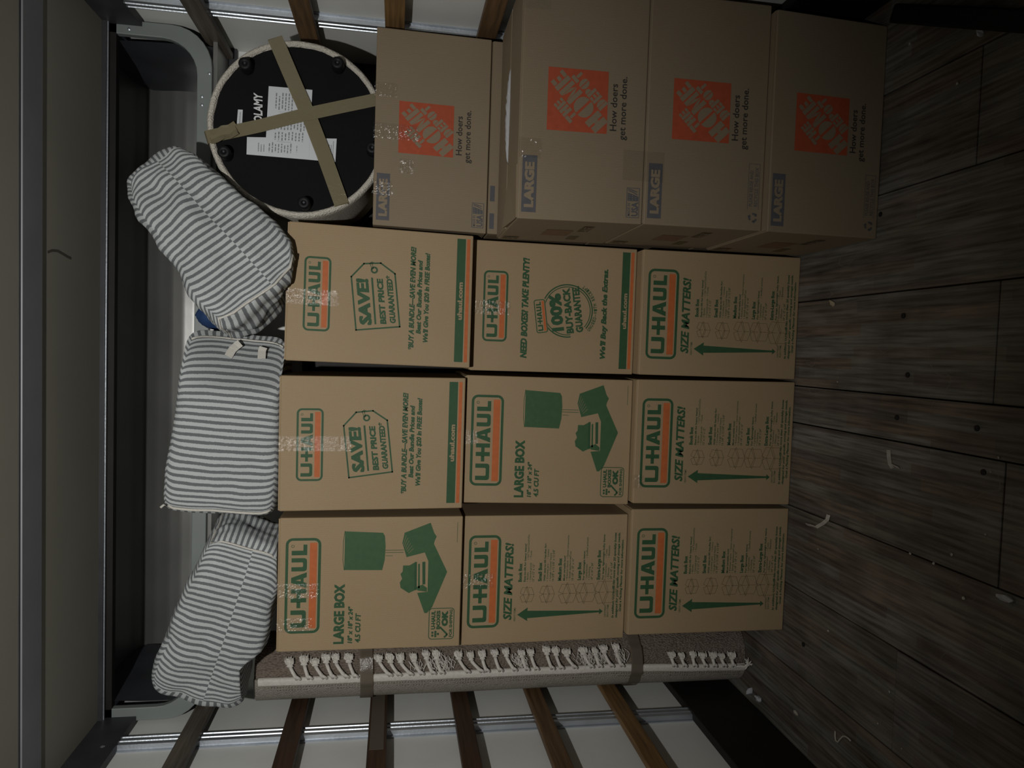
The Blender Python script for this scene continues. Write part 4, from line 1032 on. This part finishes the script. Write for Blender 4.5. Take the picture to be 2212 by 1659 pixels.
# right bag, leaning on the stool
def clampR(w):
    top = 1.8325 if w.y > -0.022 else 1.8325 - 0.045 * min(1.0, (-0.022 - w.y) / 0.03)
    z = w.z
    if z < top + 0.02: z = top + max(0, (z - top + 0.10)) * 0.17 if z > top - 0.10 else top
    x, z = w.x, max(z, top)
    if w.y > SY - 0.012:
        d = Vector((x - SC.x, z - SC.z)); lim = SR + 0.006
        if d.length < lim: d = d.normalized() * lim; x, z = SC.x + d.x, max(SC.z + d.y, top)
    return Vector((x, w.y, z))
br_, Mr = bag('storage_bag', 'grey and white striped bag leaning diagonally against the round stool', (0.660, 0.045, 2.062), (0.305, 0.155, 0.115), EUL(0, -42, 12), k=6, seed=4,
              clamp=clampR, taper=lambda x: (1, 1 - 0.10 * x, 1.02 - 0.27 * x), seam=True, wr=0.021)
lp = []
for i in range(33):
    a_ = 2 * PI * i / 32; c, s = math.cos(a_), math.sin(a_); m_3 = max(abs(c), abs(s))
    q = Mr(Vector((-1, c / m_3, s / m_3))); lp.append(q + (q - Vector((0.66, 0.07, 2.06))).normalized() * 0.002)
MB().tube(lp, 0.004, 6).build('piping', 'web', br_, smooth=True)

# left bag, lying over the left column and the rug
def clampL(w):
    top = 1.8385 if w.x > -0.70 else 1.8385 + min(1, (-0.70 - w.x) / 0.085) * 0.125
    return Vector((w.x, w.y, max(w.z, top)))
bl_, Ml = bag('storage_bag', 'grey and white striped bag slumped over the rug roll top', (-0.606, 0.115, 2.02), (0.328, 0.152, 0.12), EUL(0, 18, -11), k=6, seed=9,
              clamp=clampL, taper=lambda x: (1, 1, 1.02 - 0.16 * x), seam=True, wr=0.014)
lp = []
for i in range(33):
    a_ = 2 * PI * i / 32; c, s = math.cos(a_), math.sin(a_); m_3 = max(abs(c), abs(s))
    q = Ml(Vector((1, c / m_3, s / m_3))); q.z = max(q.z, 1.8425); lp.append(q + Vector((0.002, -0.002, 0)))
MB().tube(lp, 0.0035, 6).build('piping', 'web', bl_, smooth=True)

# ------------------------------------------------------------------ rolled rug
RX, RY, RR, RH = -0.925, 0.372, 0.131, 1.955
rg = empty('rolled_rug', (RX, RY, 0)); tag(rg, 'rolled taupe rug with white tassels standing against the side wall', 'rug')
mb = MB(); ns = 200; turns = 3.2; th_ = 0.011
E0 = math.radians(-106)
def twist(z): return math.radians(15.5 - 9.5 * max(0.0, min(1.0, (0.55 - z) / 0.5)))
def spiral(t):             # t in turns from the outer edge inwards; angle grows clockwise to the left
    a_ = E0 - 2 * PI * t; return a_, RR - th_ * 1.12 * t
# inner layers: everything beyond the first turn
def layer(t0, t1, name, mat, thick, par):
    mb = MB(); n_ = int(70 * (t1 - t0)) + 2; nz = 16
    for i in range(n_ + 1):
        a_, r = spiral(t0 + (t1 - t0) * i / n_)
        for dr in (0.0, -thick):
            for z in range(nz + 1):
                zz = RH * z / nz + 0.0005
                wob = 0.002 * noise.noise(Vector((a_ * 2, zz * 3, 0)))
                at_ = a_ + twist(zz); mb.v.append(Vector((RX + (r + dr + wob) * math.cos(at_), RY + (r + dr + wob) * math.sin(at_), zz)))
    S = 2 * (nz + 1)
    for i in range(n_):
        for z in range(nz):
            a0 = i * S + z; b0 = (i + 1) * S + z; k_ = nz + 1
            mb.f += [(a0, a0 + 1, b0 + 1, b0), (a0 + k_, b0 + k_, b0 + k_ + 1, a0 + k_ + 1)]
        mb.f += [(i * S, (i + 1) * S, (i + 1) * S + nz + 1, i * S + nz + 1), (i * S + nz, i * S + 2 * nz + 1, (i + 1) * S + 2 * nz + 1, (i + 1) * S + nz)]
    mb.f += [tuple(range(0, nz + 1)) + tuple(range(2 * nz + 1, nz, -1))]
    return mb.build(name, mat, par, smooth=False)
layer(0.0, 0.55, 'outer_layer', 'ruglite', th_ * .9, rg)
layer(0.55, 3.6, 'roll', 'rugdark', th_ * .9, rg)
# white selvage along the outer edge
def onrug(ang, z, dr=0.0):
    a_ = math.radians(ang) + twist(z); r = RR + dr
    return Vector((RX + r * math.cos(a_), RY + r * math.sin(a_), z))
mb = MB()
for i in range(61):
    z = 0.004 + (RH - 0.02) * i / 60
    for (an, dr) in ((-105.2, -0.010), (-105.0, 0.004), (-110, 0.0052), (-117, 0.0012)):
        mb.v.append(onrug(an + 1.0 * noise.noise(Vector((z * 6, 0, 0))), z, dr))
for i in range(60):
    for j in range(3):
        a0 = i * 4 + j; mb.f.append((a0, a0 + 1, a0 + 5, a0 + 4))
mb.build('selvage', 'cotton', rg, smooth=True, fix=False)
mb = MB(); rnd = random.Random(21)          # stitched dashes woven into the outer layer
for an, ln in ((-121, 0.010), (-127, 0.022)):
    z = 0.02
    while z < RH - 0.05:
        if an == -121 or int(z / 0.11) % 2 == 0:
            q = [onrug(an + 1.2, z, 0.0012), onrug(an - 1.2, z + (0.002), 0.0012), onrug(an - 1.2, z + .005, 0.0012), onrug(an + 1.2, z + .003, 0.0012)]
            mb.add(q, [(0, 1, 2, 3)])
        z += 0.0105
mb.build('stitching', 'rugdark', rg, fix=False)
# tassels
def zt(px, ang=-95):          # height on the roll under a photograph column
    return at(px, 1440, RY - RR).z
tx = [634, 662, 690, 712, 736, 760, 830, 852, 876, 902, 928, 948, 1000, 1028, 1046, 1074, 1102, 1132, 1152, 1186, 1206, 1232, 1268, 1290, 1312, 1336, 1452, 1474, 1497, 1519, 1540, 1560, 1581]
for i, px in enumerate(tx):
    rnd = random.Random(100 + i)
    z = zt(px); low = px > 1400
    ln = rnd.uniform(0.85, 1.15) * (0.55 if low else 1.0)
    dz = rnd.uniform(0.008, 0.03) * (0.3 if low else 1)
    pth = [onrug(-107, z - dz * .8, 0.002), onrug(-101, z - dz * .4, 0.007), onrug(-101 + 7 * ln, z + dz * .2, 0.0025), onrug(-101 + 15 * ln, z + dz * .7, 0.0015)]
    tz = MB().tube(pth, [0.0068, 0.0072, 0.0066, 0.0070], 8)
    tz.tube([onrug(-107.5, z - 0.018 - dz * .6, 0.003), onrug(-103.5, z - 0.008 - dz * .5, 0.007), pth[1]], 0.0055, 6)
    to = tz.build('tassel', 'cotton', rg, smooth=True)
    tf = MB(); a0 = -101 + 15 * ln; zc_ = z + dz * .7
    bl = 13 * rnd.uniform(.85, 1.1) * (0.8 if low else 1); wd = rnd.uniform(0.013, 0.0165)
    prof_ = [(0.0, 0.55), (0.10, 0.85), (0.25, 0.62), (0.45, 1.0), (0.7, 1.12), (0.9, 0.95), (1.0, 0.35)]
    for (tt_, rr_) in prof_:
        for k in range(14):
            an_ = 2 * PI * k / 14; jag = 1 + 0.16 * rnd.uniform(-1, 1) * (tt_ > .3)
            tf.v.append(onrug(a0 + bl * tt_ * (1 + (0.10 * rnd.uniform(-1, 1) if tt_ > .8 else 0)), zc_ + 0.004 * tt_ + wd * rr_ * jag * math.cos(an_), 0.007 + 0.0075 * rr_ * jag * math.sin(an_)))
    for q_ in range(len(prof_) - 1):
        for k in range(14):
            tf.f.append((q_ * 14 + k, q_ * 14 + (k + 1) % 14, q_ * 14 + 14 + (k + 1) % 14, q_ * 14 + 14 + k))
    tf.f.append(tuple(range((len(prof_) - 1) * 14, len(prof_) * 14)))
    for k in range(9):
        sp = rnd.uniform(-1, 1)
        tf.tube([onrug(a0 + bl * .3, zc_ + sp * wd * .8, 0.013), onrug(a0 + bl * .7, zc_ + .003 + sp * wd * 1.05, 0.0145), onrug(a0 + bl * rnd.uniform(.98, 1.2), zc_ + .004 + sp * wd * 1.1, 0.006)], [0.0022, 0.0022, 0.001], 4)
    tf.build('tuft', 'cotton', to, smooth=False)
# one long tassel hanging past the lower corner
lw = [onrug(-108, 0.05, 0.003), onrug(-104, 0.03, 0.014), onrug(-101, 0.022, 0.03), onrug(-96, 0.012, 0.042)]
tt = MB().tube(lw, [0.006, 0.005, 0.005, 0.006], 7).build('tassel', 'cotton', rg, smooth=True)
tf = MB(); rnd = random.Random(5)
for k in range(12):
    d = Vector((rnd.uniform(-.02, .025), rnd.uniform(-.02, .012), rnd.uniform(-.008, .02)))
    q = lw[-1]; z1_ = max(0.003, q.z + d.z)
    tf.tube([q, q + d * .6, Vector((q.x + d.x, q.y + d.y, z1_))], [0.0035, 0.003, 0.0014], 4)
tf.build('tuft', 'cotton', tt, smooth=True)
# frayed loose threads between tassels
mb = MB(); rnd = random.Random(33)
for px in (905, 940, 955, 970, 1130, 1120, 1260, 1275, 1300, 1345):
    for k in range(14):
        z = zt(px) + rnd.uniform(-.02, .02); a1 = -104 + rnd.uniform(0, 6); pts = [onrug(a1, z, 0.003)]
        for s in range(4):
            a1 += rnd.uniform(2, 7); z += rnd.uniform(-.008, .014); pts.append(onrug(a1, z, 0.003 + rnd.random() * .006))
        mb.tube(pts, 0.0011, 4, False)
o = mb.build('frayed_threads', 'cotton', rg); o['kind'] = 'stuff'
# packing tape round the roll
for pxc in (787, 1369):
    zc = at(pxc, 1450, RY - RR).z; mb = MB(); n_ = 72
    for i in range(n_ + 1):
        an = 360 * i / n_
        for dzz in (-0.024, 0.024):
            mb.v.append(onrug(an, zc + dzz + 0.010 * math.sin(math.radians(an + 40)), 0.0125 if -125 < ((an + 180) % 360 - 180) < -72 else 0.0045))
    for i in range(n_):
        mb.f.append((2 * i, 2 * i + 2, 2 * i + 3, 2 * i + 1))
    mb.build('tape', 'brtape', rg, smooth=True, fix=False)

# ------------------------------------------------------------------ litter on the floor
def scrap_ribbon(name, pts, w, label, cat, mat='debris', z=0.004, lift=None):
    q = [atz(px, py, 0) for px, py in pts]
    q = [Vector((p.x, p.y, z + (lift[i] if lift else 0))) for i, p in enumerate(q)]
    o = MB().ribbon(q, (0.6, 0.4, 0.7), w, 0.0012).build(name, mat, None); tag(o, label, cat); return o
f_ = lambda L_: [(1652 + x / 3.95, 1239 + y / 3.95) for x, y in L_]
g_ = lambda L_: [(1652 + x / 3.95, 800 + y / 3.95) for x, y in L_]
q = [atz(px, py, 0.003) for px, py in f_([(602, 1345), (600, 1385), (606, 1425), (625, 1440), (645, 1410), (668, 1388), (690, 1390), (712, 1405), (735, 1428)])]
o = MB().tube(q, 0.0028, 6).build('twine', 'debris', None, smooth=True); tag(o, 'short crooked piece of white twine on the dark floor', 'string')
scrap_ribbon('paper_strip', g_([(562, 1232), (555, 1275), (520, 1305), (460, 1338), (425, 1322), (372, 1314)]), 0.012, 'curled paper strip on floor in front of the size chart boxes', 'scrap', lift=[0.004, 0.006, 0.006, 0.005, 0.008, 0.003])
scrap_ribbon('paper_strip', g_([(1073, 680), (1082, 740), (1094, 800), (1105, 835)]), 0.011, 'straight pale paper strip lying further out on the boards', 'scrap', lift=[0.003, 0.005, 0.006, 0.002])
scrap_ribbon('paper_strip', g_([(1105, 800), (1135, 820), (1160, 832)]), 0.010, 'tiny pale paper sliver beside the straight strip', 'scrap', lift=[0.006, 0.004, 0.002])
def flake(name, c, r, label, cat, mat, seed, h=0.004, n=9, el=1.0):
    rnd = random.Random(seed); p = atz(*c); ph = rnd.uniform(0, 6)
    pts = []
    for k in range(n):
        rr = r * rnd.uniform(.65, 1.15); x, y = rr * el * math.cos(2 * PI * k / n), rr * math.sin(2 * PI * k / n)
        pts.append((p.x + x * math.cos(ph) - y * math.sin(ph), p.y + x * math.sin(ph) + y * math.cos(ph)))
    mb = MB()
    mb.v = [Vector((a, b, 0.0008 + rnd.uniform(0, h))) for a, b in pts] + [Vector((p.x, p.y, 0.001 + h))] + [Vector((a, b, 0.0004)) for a, b in pts]
    for k in range(n):
        j = (k + 1) % n; mb.f += [(k, j, n), (k, n + 1 + k, n + 1 + j, j)]
    mb.f.append(tuple(range(2 * n, n, -1)))
    o = mb.build(name, mat, None); tag(o, label, cat); return o
flake('wood_chip', (1799, 655), 0.010, 'tan torn chip on floor in front of the rightmost size chart box', 'chip', 'chip', 1, 0.006, el=1.6)
flake('plastic_scrap', (1622, 1492), 0.014, 'crumpled clear plastic lying by the rug roll foot', 'plastic scrap', 'poly', 2, 0.018, el=1.3)
flake('plastic_scrap', (1641, 1509), 0.011, 'twisted clear plastic bit against the side wall kick board', 'plastic scrap', 'poly', 3, 0.014, el=2.0)
flake('paper_flake', (1719, 1540), 0.009, 'small white paper flake near the side wall', 'scrap', 'debris', 4, 0.004, el=1.8)
flake('plastic_scrap', (2117, 68), 0.009, 'small clear plastic scrap on floor at far right of the cartons', 'plastic scrap', 'poly', 5, 0.010, el=2.2)
flake('tape_scrap', (2172, 1291), 0.010, 'scrap of used clear tape at the near edge of the floor', 'tape scrap', 'poly', 6, 0.010, el=2.4)
for i, c in enumerate([(2130, 1155), (1967, 1196), (2057, 1198), (1810, 825), (2158, 988), (1922, 1494), (1949, 1617), (1897, 1563), (2069, 180), (2142, 1019), (1790, 1363), (1966, 95), (1768, 1186), (2018, 1217), (2083, 1292)]):
    r = 0.0025 + 0.0012 * ((i * 7) % 3)
    o = flake('debris_crumb', c, r, 'tiny pale crumb of litter on the dark floor', 'crumb', 'debris', 40 + i, 0.003, 6)
    o['group'] = 'crumbs scattered on the floor'

# black bar lying on the floor at the right
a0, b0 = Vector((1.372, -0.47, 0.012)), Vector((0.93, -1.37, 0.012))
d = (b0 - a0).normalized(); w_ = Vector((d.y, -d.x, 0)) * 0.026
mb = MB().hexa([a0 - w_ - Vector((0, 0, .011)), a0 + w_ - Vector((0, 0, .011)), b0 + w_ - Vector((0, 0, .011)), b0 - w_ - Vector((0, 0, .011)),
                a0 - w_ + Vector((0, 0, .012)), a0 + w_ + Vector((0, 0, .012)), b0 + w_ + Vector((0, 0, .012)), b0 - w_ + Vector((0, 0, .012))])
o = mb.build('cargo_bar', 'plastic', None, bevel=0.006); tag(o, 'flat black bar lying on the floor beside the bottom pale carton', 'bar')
